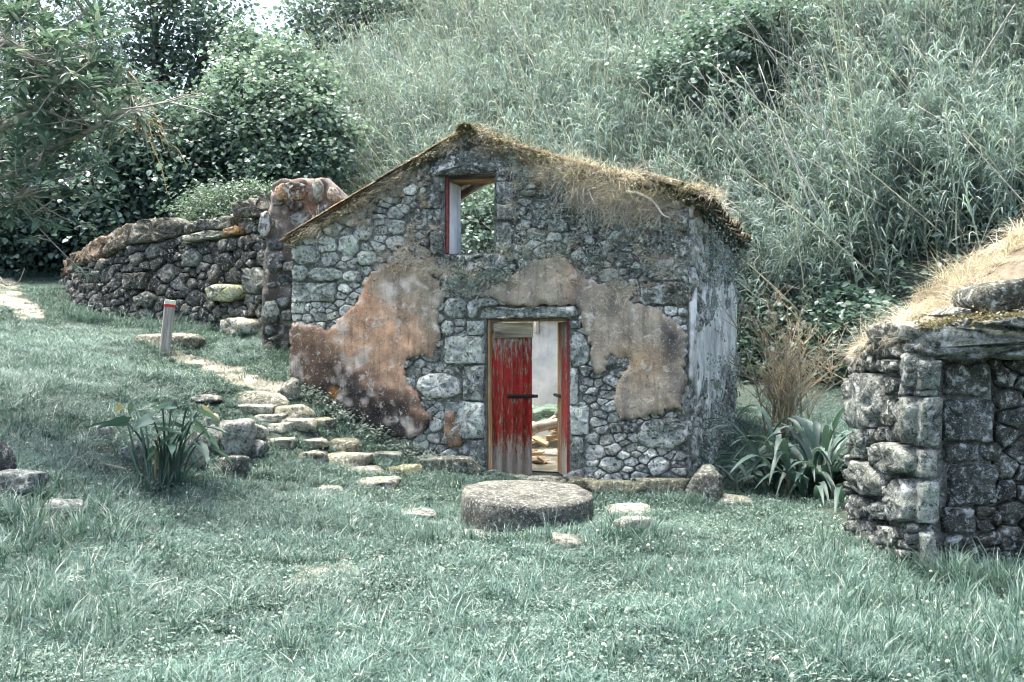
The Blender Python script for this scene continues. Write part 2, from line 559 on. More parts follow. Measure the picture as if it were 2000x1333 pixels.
def ground_mat():
    m, nt = new_mat('soil_and_turf')
    n1 = tex(nt, 2.2, 6, .65); n2 = tex(nt, 18, 6, .7, 3)
    c = mix(nt, ramp(nt, n1, .4, .6), (.028, .046, .038), (.060, .085, .070))
    c = mix(nt, ramp(nt, n2, .48, .64, 0, .6), c, (.12, .11, .085))
    c = mix(nt, ramp(nt, tex(nt, 70, 3, .6), .55, .65, 0, .5), c, (.03, .035, .03))
    return finish(m, nt, c, .95, n2, .6, .04, .1)
def earth_mat():
    m, nt = new_mat('dry_earth')
    n1 = tex(nt, 5, 8, .7); n2 = tex(nt, 40, 6, .7, 3)
    c = mix(nt, ramp(nt, n1, .35, .65), (.20, .18, .14), (.42, .385, .32))
    c = mix(nt, ramp(nt, n2, .55, .66, 0, .8), c, (.12, .105, .08))
    c = mix(nt, ramp(nt, tex(nt, 1.7, 5, .6, 8), .5, .62, 0, .6), c, (.10, .115, .085))
    return finish(m, nt, c, .95, n2, .7, .03, .1)
M['ground'] = ground_mat(); M['earth'] = earth_mat()

def axis_lines(a0, a1, f0, f1, fine, grow=1.22):
    L = list(np.arange(f0, f1 + 1e-6, fine))
    s, x = fine, f1
    while x < a1: s *= grow; x += s; L.append(x)
    s, x = fine, f0
    while x > a0: s *= grow; x -= s; L.insert(0, x)
    return np.array(L)
gxs = axis_lines(-140, 140, -8, 8, .13); gys = axis_lines(-60, 200, 3.5, 19, .13)
GX, GY = np.meshgrid(gxs, gys)
GP = np.stack([GX.ravel(), GY.ravel()], 1)
GZ = ground(GP)
nx, ny = len(gxs), len(gys)
ii = (np.arange(ny - 1)[:, None] * nx + np.arange(nx - 1)[None, :]).ravel()
tr = np.concatenate([np.stack([ii, ii + 1, ii + nx + 1], 1), np.stack([ii, ii + nx + 1, ii + nx], 1)])
g_o = obj('ground', mesh_np('ground', np.column_stack([GP, GZ]), tr), M['ground'])
tag(g_o, 'sloping green ground from the lawn up to the hillside', 'ground', kind='structure')

PATHS = []
def earth_sheet(name, px_poly, label, dmax=45, amp=.13, live=.22):
    poly = [tuple(hit(px, py, dmax=dmax)[:2]) for px, py in px_poly]
    poly = ragged(poly, .08, amp, 3, 4)
    PATHS.append((poly, live))
    V, F, C = sheet(poly, [], .13, lambda p, q, h: (p, q, h), lambda p, q: 0, .0, back=False)
    V[:, 2] = ground(V[:, :2]) + .014
    o = obj(name, mesh_np(name, V, F), M['earth'])
    return tag(o, label, 'path', kind='structure')
earth_sheet('path', [(330, 688), (360, 690), (420, 704), (470, 718), (505, 740), (560, 752), (540, 772), (470, 758), (425, 738), (385, 716), (338, 702)], 'pale trodden earth path running down to the stone steps')
earth_sheet('path', [(-60, 545), (20, 543), (48, 560), (45, 580), (75, 598), (90, 622), (40, 628), (10, 600), (-60, 590)], 'pale bare earth path at the far left beyond the drystone wall')
earth_sheet('path', [(900, 950), (960, 943), (1105, 944), (1120, 956), (1000, 966), (910, 965)], 'strip of sandy earth before the doorstep', amp=.03)
earth_sheet('path', [(560, 985), (600, 960), (640, 985), (650, 1060), (690, 1130), (680, 1200), (720, 1260), (690, 1345), (560, 1345), (600, 1250), (560, 1160), (590, 1080)], 'faint worn track through the grass left of the millstone', amp=.3, live=.97)

# ------------------------------------------------------------------ stones on surfaces
def chaikin(p, k=1):
    for _ in range(k):
        out = []
        for i in range(len(p)):
            a, b = p[i], p[(i + 1) % len(p)]
            out += [(a[0] * .75 + b[0] * .25, a[1] * .75 + b[1] * .25), (a[0] * .25 + b[0] * .75, a[1] * .25 + b[1] * .75)]
        p = out
    return p

def resample(p, n):
    P = np.array(p + [p[0]])
    s = np.concatenate([[0], np.cumsum(np.hypot(*(P[1:] - P[:-1]).T))])
    t = np.linspace(0, s[-1], n, endpoint=False)
    return np.column_stack([np.interp(t, s, P[:, 0]), np.interp(t, s, P[:, 1])])

def stone_mesh(poly, mapf, prot, depth, n=16, rnd=0, jit=.05, flat=False):
    """rounded stone from a 2-D outline; returns mesh in local coords and its centre"""
    area = 0.0
    for i in range(len(poly)):
        a, b = poly[i], poly[(i + 1) % len(poly)]
        area += a[0] * b[1] - a[1] * b[0]
    if area < 0: poly = list(poly)[::-1]
    R = resample(chaikin(list(poly), rnd) if rnd else list(poly), n)
    c = R.mean(0)
    size = math.sqrt(max(1e-6, abs(area) / 2))
    R = c + (R - c) * (1 + RNG.uniform(-jit, jit * .6, (n, 1)))
    R += RNG.normal(0, size * .018, (n, 2))
    tilt = RNG.uniform(-.28, .28, 2) * (.4 if flat else 1)
    rings = [(.96, -depth, 0), (1.0, -prot * .25, .2), (.955, prot * .62, .6), (.80, prot * .95, 1), (.42, prot * 1.0, 1)]
    if flat: rings = [(.97, -depth, 0), (1.0, -prot * .2, .2), (.972, prot * .78, .5), (.86, prot * .98, 1), (.45, prot, 1)]
    V = []
    for k, (sc, h, w) in enumerate(rings):
        q = c + (R - c) * sc
        for j in range(n):
            d = q[j] - c
            hh = h + w * (d @ tilt) * .8 + (RNG.uniform(-1, 1) * size * .075 * (1 if k > 1 else .2))
            V.append(mapf(q[j][0], q[j][1], hh))
    V.append(mapf(c[0], c[1], prot * 1.0 + RNG.uniform(-1, 1) * size * .05))
    F = []
    for k in range(len(rings) - 1):
        for j in range(n):
            a, b = k * n + j, k * n + (j + 1) % n
            F += [(a, b, b + n), (a, b + n, a + n)]
    e = len(V) - 1
    k = (len(rings) - 1) * n
    for j in range(n): F.append((k + j, k + (j + 1) % n, e))
    V = np.array([tuple(v) for v in V])
    ctr = V.mean(0)
    return mesh_np('stone', V - ctr, F), Vector(ctr)

def add_stone(parent, poly, mapf, prot, depth, mat, color, name='stone', **kw):
    me, c = stone_mesh(poly, mapf, prot, depth, **kw)
    return obj(name, me, mat, parent, c, tuple(min(.85, x * (1.1 + x * 1.9)) for x in color))

def clip(poly, mx, my, nx_, ny_):
    out = []
    n = len(poly)
    for i in range(n):
        a, b = poly[i], poly[(i + 1) % n]
        da = (a[0] - mx) * nx_ + (a[1] - my) * ny_
        db = (b[0] - mx) * nx_ + (b[1] - my) * ny_
        if da <= 0: out.append(a)
        if (da < 0 < db) or (db < 0 < da):
            t = da / (da - db)
            out.append((a[0] + (b[0] - a[0]) * t, a[1] + (b[1] - a[1]) * t))
    return out

def rubble(region, blocks, sizes, aspect=1.5, gap=.008, tries=4000, edge_gap=.45, avoid=(), sizef=None):
    """irregular cells filling region around the given block outlines; returns polygons"""
    S = lambda p: (p[0], p[1] * aspect)
    reg = np.array(region)
    sites, rad = [], []
    blockers = []
    bl = [list(b) for b in blocks]
    for b in bl:
        c = np.mean(np.array(b), 0)
        R = resample(b, 26)
        for q in R:
            d = np.hypot(*(q - c))
            k = max(.2, 1 - .05 / max(d, .01))
            blockers.append(tuple(c + (q - c) * k))
        blockers.append(tuple(c))
    ro = list(region)
    ar = sum(ro[i][0] * ro[(i + 1) % len(ro)][1] - ro[i][1] * ro[(i + 1) % len(ro)][0] for i in range(len(ro)))
    for i in range(len(ro)):                       # a fence of blockers just outside the region
        a_, b_ = np.array(ro[i]), np.array(ro[(i + 1) % len(ro)])
        L_ = np.hypot(*(b_ - a_))
        if L_ < 1e-6: continue
        o_ = np.array([(b_ - a_)[1], -(b_ - a_)[0]]) / L_ * (.05 if ar > 0 else -.05)
        for t_ in np.arange(0, L_, .06): blockers.append(tuple(a_ + (b_ - a_) * t_ / L_ + o_))
    BL = np.array([S(b) for b in blockers]) if blockers else np.zeros((0, 2))
    x0, y0 = reg.min(0); x1, y1 = reg.max(0)
    arr = np.zeros((0, 2)); rr = np.zeros(0)
    for t in range(tries):
        p = (RNG.uniform(x0, x1), RNG.uniform(y0, y1))
        if not inpoly(p[0], p[1], region): continue
        r = RNG.choice(sizes) * (1 - .45 * t / tries)
        if sizef: r *= sizef(*p)
        if any(inpoly(p[0], p[1], b) for b in bl): continue
        if any(inpoly(p[0], p[1], b) for b in avoid): continue
        sp = np.array(S(p))
        if len(BL) and np.min(np.hypot(*(BL - sp).T)) < .05 + r * edge_gap: continue
        if len(arr) and np.any(np.hypot(*(arr - sp).T) < (rr + r) * .5): continue
        arr = np.vstack([arr, sp]); rr = np.append(rr, r)
    allp = np.vstack([arr, BL]) if len(BL) else arr
    allr = np.concatenate([rr, np.full(len(BL), .05)])
    out = []
    for i in range(len(arr)):
        s = arr[i]
        d = np.hypot(*(allp - s).T)
        o = np.argsort(d)[1:44]
        rmax = rr[i] * 1.7
        cell = [(s[0] + rmax * math.cos(a), s[1] + rmax * math.sin(a)) for a in np.linspace(0, 2 * math.pi, 11)[:-1] + RNG.uniform(0, 1)]
        for j in o:
            if d[j] > 2.2 * rmax + .1: break
            w = .5 + .5 * (rr[i] / (rr[i] + allr[j]) - .5)
            nrm = (allp[j] - s) / d[j]
            m_ = s + nrm * (d[j] * w - gap)
            cell = clip(cell, m_[0], m_[1], nrm[0], nrm[1])
            if len(cell) < 3: break
        if len(cell) < 3: continue
        cell = [(p[0], p[1] / aspect) for p in cell]
        A = abs(sum(cell[k][0] * cell[(k + 1) % len(cell)][1] - cell[k][1] * cell[(k + 1) % len(cell)][0] for k in range(len(cell)))) / 2
        if A > .0009: out.append(cell)
    return out

def grey(lo, hi, warm=.0):
    g = random.uniform(lo, hi)
    w = random.uniform(-.5, 1) * warm
    return (g * (1 + w), g * (1 + w * .25), g * (1 - w * .6))

# ------------------------------------------------------------------ the house
house = thing('stone_house', 'ruined stone house with orange plaster patches and a red door', 'house', H2W(0, 0, 0), -TH)
PXL = lambda pts: [FA(*p) for p in pts]
fmap = lambda p, q, h: (p, -h, q)                       # front wall: h towards the viewer
roofline = [(570, 476), (620, 448), (680, 412), (740, 372), (800, 332), (850, 298), (890, 270), (915, 258), (940, 258), (975, 272), (1020, 294), (1080, 318), (1140, 345), (1200, 362), (1270, 380), (1345, 394)]
door_px = [(948, 626), (1112, 622), (1112, 960), (948, 960)]
win_px = [(868, 342), (968, 338), (968, 494), (868, 497)]
dU0, dU1 = FA(949, 700)[0], FA(1112, 700)[0]
dV0, dV1 = FA(1030, 934)[1], FA(1030, 623)[1]
wU0, wU1 = FA(868, 420)[0], FA(968, 420)[0]
wV0, wV1 = FA(915, 495)[1], FA(915, 341)[1]
door_hole = [(dU0, -.2), (dU1, -.2), (dU1, dV1), (dU0, dV1)]
win_hole = [(wU0, wV0), (wU1, wV0), (wU1, wV1), (wU0, wV1)]
wall_out = [(UL, -.3)] + [(dU0, -.3), (dU0, dV1), (dU1, dV1), (dU1, -.3)] + [(0, -.3)] + PXL(roofline)[::-1]
wall_out[-1] = (UL, wall_out[-1][1]); wall_out[6] = (0, wall_out[6][1])
def mort_h(p, q):
    return -.018 + .036 * mnoise.noise(Vector((p * 2.3, q * 2.3, 31))) + rough_h(p, q)
def rough_h(p, q, a=.022, s=0):
    return a * mnoise.noise(Vector((p * 7, q * 7, s))) + a * .6 * mnoise.noise(Vector((p * 19, q * 19, s + 3)))
V, F, C = sheet(wall_out, [win_hole], .06, fmap, mort_h, TW)
front = obj('wall', mesh_np('front_wall', V, F, C, smooth=False), M['mortar'], house)
front['label'] = 'front gable wall of grey rubble with patches of orange plaster'

patch_L = [(570, 635), (616, 635), (644, 648), (663, 626), (682, 610), (704, 588), (713, 557), (729, 535), (754, 519), (779, 516), (808, 522), (836, 535), (858, 550), (866, 579), (861, 607), (855, 632), (863, 657), (858, 676), (846, 702), (830, 692), (811, 691), (795, 702), (790, 720), (795, 746), (808, 761), (823, 777), (833, 799), (846, 815), (835, 840), (800, 858), (760, 852), (735, 845), (710, 832), (691, 806), (666, 797), (634, 781), (612, 765), (597, 745), (570, 738)]
patch_R = [(1005, 539), (1030, 522), (1056, 511), (1082, 500), (1107, 506), (1123, 526), (1143, 546), (1169, 552), (1200, 562), (1225, 585), (1262, 600), (1290, 606), (1325, 630), (1341, 655), (1340, 700), (1337, 759), (1333, 799), (1301, 800), (1269, 810), (1242, 818), (1214, 814), (1202, 790), (1204, 759), (1218, 731), (1230, 719), (1228, 697), (1206, 699), (1194, 687), (1188, 707), (1186, 727), (1170, 731), (1160, 719), (1156, 679), (1144, 651), (1136, 631), (1138, 605), (1126, 596), (1060, 598), (1000, 599), (975, 582), (925, 578), (950, 566), (985, 553)]
patch_S = [(872, 812), (888, 806), (900, 835), (905, 868), (884, 872), (872, 850)]
def lerp(a, b, t): return tuple(x + (y - x) * max(0., min(1., t)) for x, y in zip(a, b))
def col_L(p, q):
    # orange limewash, grey weathering at the upper right, black algae band along the foot
    a = Vector((p, q, 0))
    n = mnoise.noise(a * 2.3) * .5 + mnoise.noise(a * 6.1) * .35 + mnoise.noise(a * 15) * .2
    c0 = FA(755, 690)
    base = lerp((.54, .325, .205), (.38, .27, .19), .5 + n)
    du, dv = p - c0[0], q - c0[1]
    g = (du * .8 + dv * 1.0) - .42 + n * .35
    base = lerp(base, (.27, .235, .18), g * 2.2)
    top = FA(755, 540)[1]
    base = lerp(base, (.20, .15, .09), (q - top) * 2.5 + n)
    la, lb_ = FA(590, 650), FA(840, 785)
    w = ((la[1] + (lb_[1] - la[1]) * (p - la[0]) / (lb_[0] - la[0])) - q) + n * .34 - .04
    base = lerp(base, (.13, .085, .065), w * 4.0 + .35)
    base = lerp(base, (.030, .027, .027), w * 4.2 - .1)
    lw = -du - .62 + n * .4
    base = lerp(base, (.17, .11, .075), lw * 1.8)
    for (qx, qy, r) in ((655, 768, .10), (722, 798, .06), (648, 760, .05)):
        o_ = FA(qx, qy)
        base = lerp(base, (.34, .17, .04), 1.0 - math.hypot(p - o_[0], q - o_[1]) / r + n * 2.2)
    l = mnoise.noise(a * 3.4 + Vector((4, 2, 1))) + .6 * mnoise.noise(a * 11 + Vector((1, 7, 1)))
    base = lerp(base, (.56, .50, .44), (l - .22) * 2.2)
    return base
def col_R(p, q):
    a = Vector((p, q, 9))
    n = mnoise.noise(a * 2.5) * .5 + mnoise.noise(a * 6.5) * .35 + mnoise.noise(a * 15) * .25
    base = lerp((.36, .305, .225), (.27, .25, .215), .5 + n)
    o_ = FA(1120, 530)
    base = lerp(base, (.38, .20, .10), .8 - math.hypot((p - o_[0]) * 3, q - o_[1]) * 2 + n)
    o_ = FA(1255, 720)
    base = lerp(base, (.37, .26, .15), .8 - math.hypot(p - o_[0], q - o_[1]) * 2.2 + n)
    o_ = FA(1312, 665)
    base = lerp(base, (.06, .06, .06), .9 - math.hypot((p - o_[0]) * 1.6, (q - o_[1]) * .8) * 3.6 + n)
    base = lerp(base, (.12, .115, .10), (n - .25) * 2)
    s = mnoise.noise(Vector((p * 7, q * 1.2, 2)))
    base = lerp(base, (.13, .13, .125), (s - .15) * 1.8)
    return base
def add_patch(pts, colf, seed, thick=.03, front_h=.068):
    poly = ragged(ragged(PXL(pts), .05, .045, seed, 8), .016, .024, seed + 9, 24)
    poly = [(max(UL - .004, min(.004, p[0])), p[1]) for p in poly]
    V, F, C = sheet(poly, [], .04, fmap, lambda p, q: front_h - .012 + rough_h(p, q, .014, 4), .02, colf, edge_drop=.006)
    o = obj('plaster_patch', mesh_np('plaster_patch', V, F, C), M['plaster'], front)
    return poly
pl1 = add_patch(patch_L, col_L, 1)
pl2 = add_patch(patch_R, col_R, 2)
pl3 = add_patch(patch_S, lambda p, q: lerp((.16, .10, .07), (.3, .2, .13), mnoise.noise(Vector((p * 9, q * 9, 0))) + .5), 3)

def rect(x0, y0, x1, y1, k=0): return [(x0, y0), (x1, y0 + k), (x1, y1 + k), (x0, y1)]
# (outline in photo pixels, protrusion, tone, flat)
hand = [
    ([(936, 601), (1000, 600), (1126, 597), (1132, 606), (1128, 619), (1040, 622), (946, 624), (936, 622)], .05, (.30, .31, .30), True), ([(913, 594), (925, 583), (968, 582), (976, 598), (934, 599), (932, 622), (915, 621)], .05, (.31, .32, .31), True),
    ([(832, 338), (848, 318), (880, 303), (915, 297), (955, 298), (982, 310), (992, 326), (970, 335), (920, 339), (868, 343), (840, 346)], .055, (.10, .105, .105), True),
    (rect(845, 346, 867, 376), .04, (.16, .16, .155), True), (rect(836, 362, 862, 408), .045, (.13, .135, .135), True), (rect(842, 452, 866, 497), .04, (.17, .17, .165), True),
    (rect(970, 332, 1014, 354), .05, (.12, .12, .125), True), (rect(971, 357, 1006, 397), .05, (.15, .155, .16), True), (rect(971, 400, 1016, 430), .05, (.16, .155, .145), True), (rect(971, 434, 1000, 492), .04, (.15, .155, .15), True),
    (rect(845, 499, 988, 532, -3), .055, (.16, .165, .165), True),
    (rect(802, 409, 859, 450), .045, (.15, .15, .145), True),
    (rect(869, 657, 945, 711), .045, (.30, .31, .30), True), (rect(906, 714, 945, 783), .045, (.22, .225, .22), True), (rect(869, 785, 945, 857), .05, (.38, .39, .385), True), (rect(918, 860, 946, 912), .04, (.22, .225, .22), True),
    (rect(913, 627, 945, 655), .04, (.36, .37, .36), True), (rect(862, 627, 886, 658), .045, (.33, .34, .33), False), (rect(869, 582, 911, 621), .05, (.30, .31, .31), False),
    ([(813, 752), (818, 738), (838, 729), (866, 728), (890, 734), (902, 750), (899, 768), (884, 777), (856, 780), (828, 774)], .075, (.52, .53, .51), False),
    (rect(1115, 627, 1136, 642), .04, (.25, .26, .255), True), ([(1115, 645), (1138, 650), (1152, 672), (1154, 700), (1140, 716), (1115, 716)], .045, (.28, .29, .285), True), (rect(1115, 719, 1129, 790), .035, (.45, .46, .45), True), (rect(1115, 794, 1150, 850), .035, (.40, .41, .40), True), (rect(1117, 853, 1140, 915), .03, (.24, .25, .24), True),
    ([(1245, 838), (1262, 818), (1344, 815), (1344, 876), (1250, 876)], .05, (.27, .28, .275), True),
    (rect(1268, 408, 1344, 452), .045, (.14, .14, .145), True), (rect(1262, 456, 1344, 503), .05, (.13, .125, .12), True), (rect(1280, 507, 1344, 548), .045, (.17, .165, .155), True), (rect(1250, 552, 1344, 596), .045, (.15, .145, .135), True),
    (rect(571, 479, 623, 516), .045, (.27, .28, .27), False), (rect(571, 553, 655, 590), .05, (.29, .30, .295), True), (rect(603, 524, 668, 549), .045, (.30, .31, .30), False), (rect(672, 530, 709, 551), .05, (.40, .41, .40), False), (rect(571, 592, 596, 612), .04, (.33, .34, .33), True), (rect(571, 519, 600, 549), .04, (.38, .39, .38), False),
    (rect(662, 460, 700, 500), .05, (.42, .43, .42), False), (rect(690, 440, 726, 470), .045, (.36, .37, .37), False), (rect(700, 490, 735, 518), .05, (.40, .41, .39), False), (rect(760, 430, 794, 458), .045, (.36, .37, .36), False),
    ([(896, 272), (916, 262), (938, 268), (936, 284), (900, 284)], .06, (.07, .07, .072), False), ([(942, 272), (962, 276), (966, 290), (944, 292)], .06, (.07, .07, .07), False),
    (rect(1040, 398, 1075, 430), .05, (.14, .14, .135), False), (rect(1012, 372, 1075, 384), .05, (.17, .16, .14), False), (rect(1100, 455, 1135, 480), .05, (.15, .155, .155), False), (rect(1222, 436, 1262, 468), .05, (.17, .175, .175), False), (rect(1170, 525, 1208, 552), .05, (.34, .35, .345), False),
]
reg_front = PXL([(571, 620), (571, 480), (620, 452), (680, 416), (740, 376), (800, 337), (850, 303), (890, 275), (915, 263), (940, 262), (975, 277), (1020, 299), (1080, 324), (1140, 350), (1200, 367), (1270, 385), (1343, 399), (1343, 930), (1113, 940), (948, 935), (900, 930), (780, 900), (700, 855), (571, 745)])
blocks = [PXL(h[0]) for h in hand]
door_b = PXL(door_px)
inner1 = [tuple(np.mean(np.array(pl1), 0) + (np.array(p) - np.mean(np.array(pl1), 0)) * .90) for p in PXL(patch_L)]
avoid = [PXL(patch_L), PXL(patch_R)]
def shrink_avoid(poly, k):
    a = np.array(poly); c = a.mean(0)
    return [tuple(c + (p - c) * k) for p in a]
def grow(pl, e): c_ = np.mean(np.array(pl), 0); return [(p[0] + math.copysign(e, p[0] - c_[0]), p[1] + math.copysign(e, p[1] - c_[1])) for p in pl]
cells = rubble(reg_front, blocks + [grow(door_hole, .03), grow(win_hole, .03)], [.09, .12, .16, .22, .29], 1.55, .003, 16000, avoid=[shrink_avoid(a, .93) for a in avoid])
for (pts, pr, tone, flat) in hand:
    add_stone(front, PXL(pts), fmap, pr * .8, .10, M['stone'], tone, n=26, rnd=0 if (flat and len(pts) == 4) else 1, jit=.018, flat=flat)
nfs = 0
def parea(c): return abs(sum(c[k][0] * c[(k + 1) % len(c)][1] - c[k][1] * c[(k + 1) % len(c)][0] for k in range(len(c)))) / 2
cells.sort(key=parea, reverse=True)
fill = MB()
for c in cells:
    cx, cy = np.mean(np.array(c), 0)
    if cx < FA(820, 600)[0] and cy > FA(600, 640)[1] * .8:
        tone = grey(.26, .44, .04)
        if cy > FA(760, 400)[1]: tone = grey(.12, .28, .06)
    elif cy > FA(1100, 560)[1]: tone = grey(.05, .22, .10)
    else: tone = grey(.16, .42, .04)
    if random.random() < .08: tone = grey(.40, .5)
    kk = random.uniform(.88, 1.04)
    c2 = [(max(UL + .004, min(-.004, cx + (p[0] - cx) * kk)), cy + (p[1] - cy) * kk) for p in c]
    nfs += 1
    if nfs <= 250:
        add_stone(front, c2, fmap, random.uniform(.004, .034), .09, M['stone'], tone, n=15)
    else:
        me, cc = stone_mesh(c2, fmap, random.uniform(.004, .03), .06, n=9)
        co = np.empty(len(me.vertices) * 3, np.float32); me.vertices.foreach_get('co', co)
        lt = np.empty(len(me.polygons) * 3, np.int32); me.loops.foreach_get('vertex_index', lt)
        fill.add(co.reshape(-1, 3) + np.array(cc), lt, tuple(min(.85, x * (1.1 + x * 1.9)) for x in tone)); bpy.data.meshes.remove(me)
if fill.n:
    M['stone_fill'] = stone_mat('small_rubble', .52, .72, (.66, .68, .65), use_col=True)
    obj('small_rubble', fill.mesh('small_rubble'), M['stone_fill'], front)['kind'] = 'stuff'

# side wall to the right, rough pale render over rubble
smap = lambda p, q, h: (h, p, q)
side_top = 3.06
side_out = [(TW, -.3), (DEPTH, -.3), (DEPTH, side_top - .12), (TW, side_top)]
V, F, C = sheet(side_out, [], .11, lambda p, q, h: smap(p, q, h), lambda p, q: -.02 + rough_h(p, q, .03, 7), TW)
sw = obj('wall', mesh_np('side_wall', V, F, C, smooth=False), M['mortar'], house)
sw['label'] = 'receding right side wall with pale crumbling render'
def col_side(p, q):
    n = mnoise.noise(Vector((p * 3, q * 1.0, 4))) + .5 * mnoise.noise(Vector((p * 9, q * 4, 4)))
    return lerp((.80, .81, .78), (.38, .395, .39), .35 + n)
side_pl = ragged([(.02, 1.2), (.02, 2.0), (.5, 2.3), (.9, 2.1), (1.3, 2.35), (2.1, 2.2), (2.6, 2.55), (3.4, 2.3), (4.2, 2.5), (4.85, 2.2), (4.85, 1.0), (4.2, .9), (3.6, 1.3), (2.9, .8), (2.4, 1.2), (1.8, .6), (1.2, .7), (.9, 1.2), (.5, .9)], .06, .05, 5, 6)
V, F, C = sheet(side_pl, [], .07, smap, lambda p, q: .045 + rough_h(p, q, .022, 9), 0.0, col_side, edge_drop=.012)
obj('plaster_patch', mesh_np('plaster_patch', V, F, C), M['side_plaster'], sw)
side_cells = rubble([(.01, .05), (DEPTH, .05), (DEPTH, 2.9), (.01, 3.02)], [], [.2, .28, .36, .45], 1.5, .006, 3000, avoid=[shrink_avoid(side_pl, .94)])
for c in side_cells:
    add_stone(sw, c, smap, random.uniform(.02, .06), .1, M['stone'], grey(.16, .42, .04), n=12)
# quoins seen at the corner
for i, (z0, z1, w) in enumerate([(.12, .42, .5), (.46, .8, .3), (.84, 1.2, .45), (2.1, 2.36, .5), (2.4, 2.62, .34)]):
    add_stone(sw, [(.01, z0), (w, z0), (w, z1), (.01, z1)], smap, .012, .1, M['stone'], grey(.14, .22), flat=True, jit=.03)

# left side wall and back wall
lw_out = [(TW, -.3), (DEPTH, -.3), (DEPTH, 2.45), (3.2, 2.55), (1.7, 2.7), (TW, 2.74)]
V, F, C = sheet(lw_out, [], .18, lambda p, q, h: (UL - h, p, q), lambda p, q: rough_h(p, q, .03, 2), TW)
lwall = obj('wall', mesh_np('left_wall', V, F, C, smooth=False), M['mortar'], house)
for s_ in (0,):
    V, F, C = sheet([(TW + .004, .1), (DEPTH - TW - .004, .1), (DEPTH - TW - .004, 2.4), (1.7, 2.6), (TW + .004, 2.6)], [], .2, lambda p, q, h: (UL + TW + .012 + h, p, q), lambda p, q: rough_h(p, q, .008, 2), .01)
    obj('plaster_lining', mesh_np('plaster_lining', V, F, C), M['white'], lwall)
bw_out = ragged([(UL + TW + .002, -.2), (-TW - .002, -.2), (-TW - .002, 2.75), (-1.2, 2.86), (-2.0, 2.84), (-3.0, 2.70), (-4.0, 2.6), (UL + TW + .002, 2.45)], .15, .02, 6)
bw_out = [(max(UL + TW + .002, min(-TW - .002, p[0])), p[1]) for p in bw_out]
V, F, C = sheet(bw_out, [], .15, lambda p, q, h: (p, DEPTH - TW - h, q), lambda p, q: rough_h(p, q, .01, 2), TW - .02)
bwall = obj('wall', mesh_np('back_wall', V, F, C), M['white'], house)
bwall['label'] = 'whitewashed back wall streaked with grey damp, seen through the doorway'
mb = MB(); box(mb, UL + TW + .05, -TW - .05, DEPTH - TW - .10, DEPTH - TW - .015, 1.92, 2.03, jit=.004)
obj('beam', mb.mesh('beam'), M['wood_grey'], house)
for k in range(5):
    mb = MB(); xx = -3.6 + k * .62
    box(mb, xx, xx + .07, DEPTH - TW - .13, DEPTH - TW - .02, 1.72, 1.915, jit=.004)
    obj('beam_bracket', mb.mesh('beam_bracket'), M['wood_grey'], house)
V, F, C = sheet([(TW + .004, .1), (DEPTH - TW - .004, .1), (DEPTH - TW - .004, 2.8), (TW + .004, 2.95)], [], .2, lambda p, q, h: (-TW - .012 - h, p, q), lambda p, q: rough_h(p, q, .008, 2), .01)
obj('plaster_lining', mesh_np('plaster_lining', V, F, C), M['white'], sw)
V, F, C = sheet([(UL + TW, TW - .05), (-TW, TW - .05), (-TW, DEPTH - TW), (UL + TW, DEPTH - TW)], [], .12, lambda p, q, h: (p, q, h), lambda p, q: .135 + rough_h(p, q, .03, 2), 0, back=False)
obj('earth_floor', mesh_np('earth_floor', V, F, C), M['earth'], house)

# window: white reveal lining, red frame, sill boards
win = bpy.data.objects.new('window', None); COL.objects.link(win); win.parent = house; win.location = ((wU0 + wU1) / 2, 0, wV0)
wx = lambda u: u - (wU0 + wU1) / 2
mb = MB(); box(mb, wx(wU0) + .003, wx(wU0) + .022, .075, TW + .01, .004, wV1 - wV0 - .05, jit=.001)
obj('reveal_lining', mb.mesh('reveal_lining'), M['white'], win)
mb = MB(); box(mb, wx(wU0) + .003, wx(wU0) + .036, .015, .07, .004, wV1 - wV0 - .004, jit=.002)
f_ = obj('frame', mb.mesh('frame'), M['red_frame'], win)
mb = MB(); box(mb, wx(wU0) + .038, wx(wU1) - .004, .015, .075, wV1 - wV0 - .045, wV1 - wV0 - .004, jit=.002)
obj('frame', mb.mesh('frame'), M['wood_dark'], win)
mb = MB(); box(mb, wx(wU0) + .003, wx(wU1) - .004, .08, TW, wV1 - wV0 - .04, wV1 - wV0 - .004, jit=.002)
obj('lintel_board', mb.mesh('lintel_board'), M['wood_warm'], win)
mb = MB(); box(mb, wx(wU1) - .018, wx(wU1) - .003, .01, TW, .004, wV1 - wV0 - .05, jit=.002)
obj('reveal_lining', mb.mesh('reveal_lining'), M['mortar'], win)

# door: frame, leaves, hasps, threshold
door = bpy.data.objects.new('door', None); COL.objects.link(door); door.parent = house; door.location = ((dU0 + dU1) / 2, 0, dV0)
hw, hh = (dU1 - dU0) / 2, dV1 - dV0
for s_ in (-1, 1):
    mb = MB(); a, b = sorted((s_ * (hw - .003), s_ * (hw - .040))); box(mb, a, b, .03, .12, .0, hh - .004, jit=.002)
    obj('frame', mb.mesh('frame'), M['wood_warm' if s_ < 0 else 'red_frame'], door)
mb = MB(); box(mb, -hw + .041, hw - .041, .03, .12, hh - .028, hh - .004, jit=.002)
obj('frame', mb.mesh('frame'), M['wood_warm'], door)
lw_ = hw - .043
def leaf(side, ang):
    e = bpy.data.objects.new('door_leaf', None); COL.objects.link(e); e.parent = house
    e.location = (door.location.x + side * (hw - .043), .075, door.location.z)
    e.rotation_euler = (0, 0, -side * math.radians(ang))
    sg = -side                      # leaf extends from hinge towards the middle
    return e, sg
ll, sg = leaf(-1, 20)
LWD = .445
npl = 4
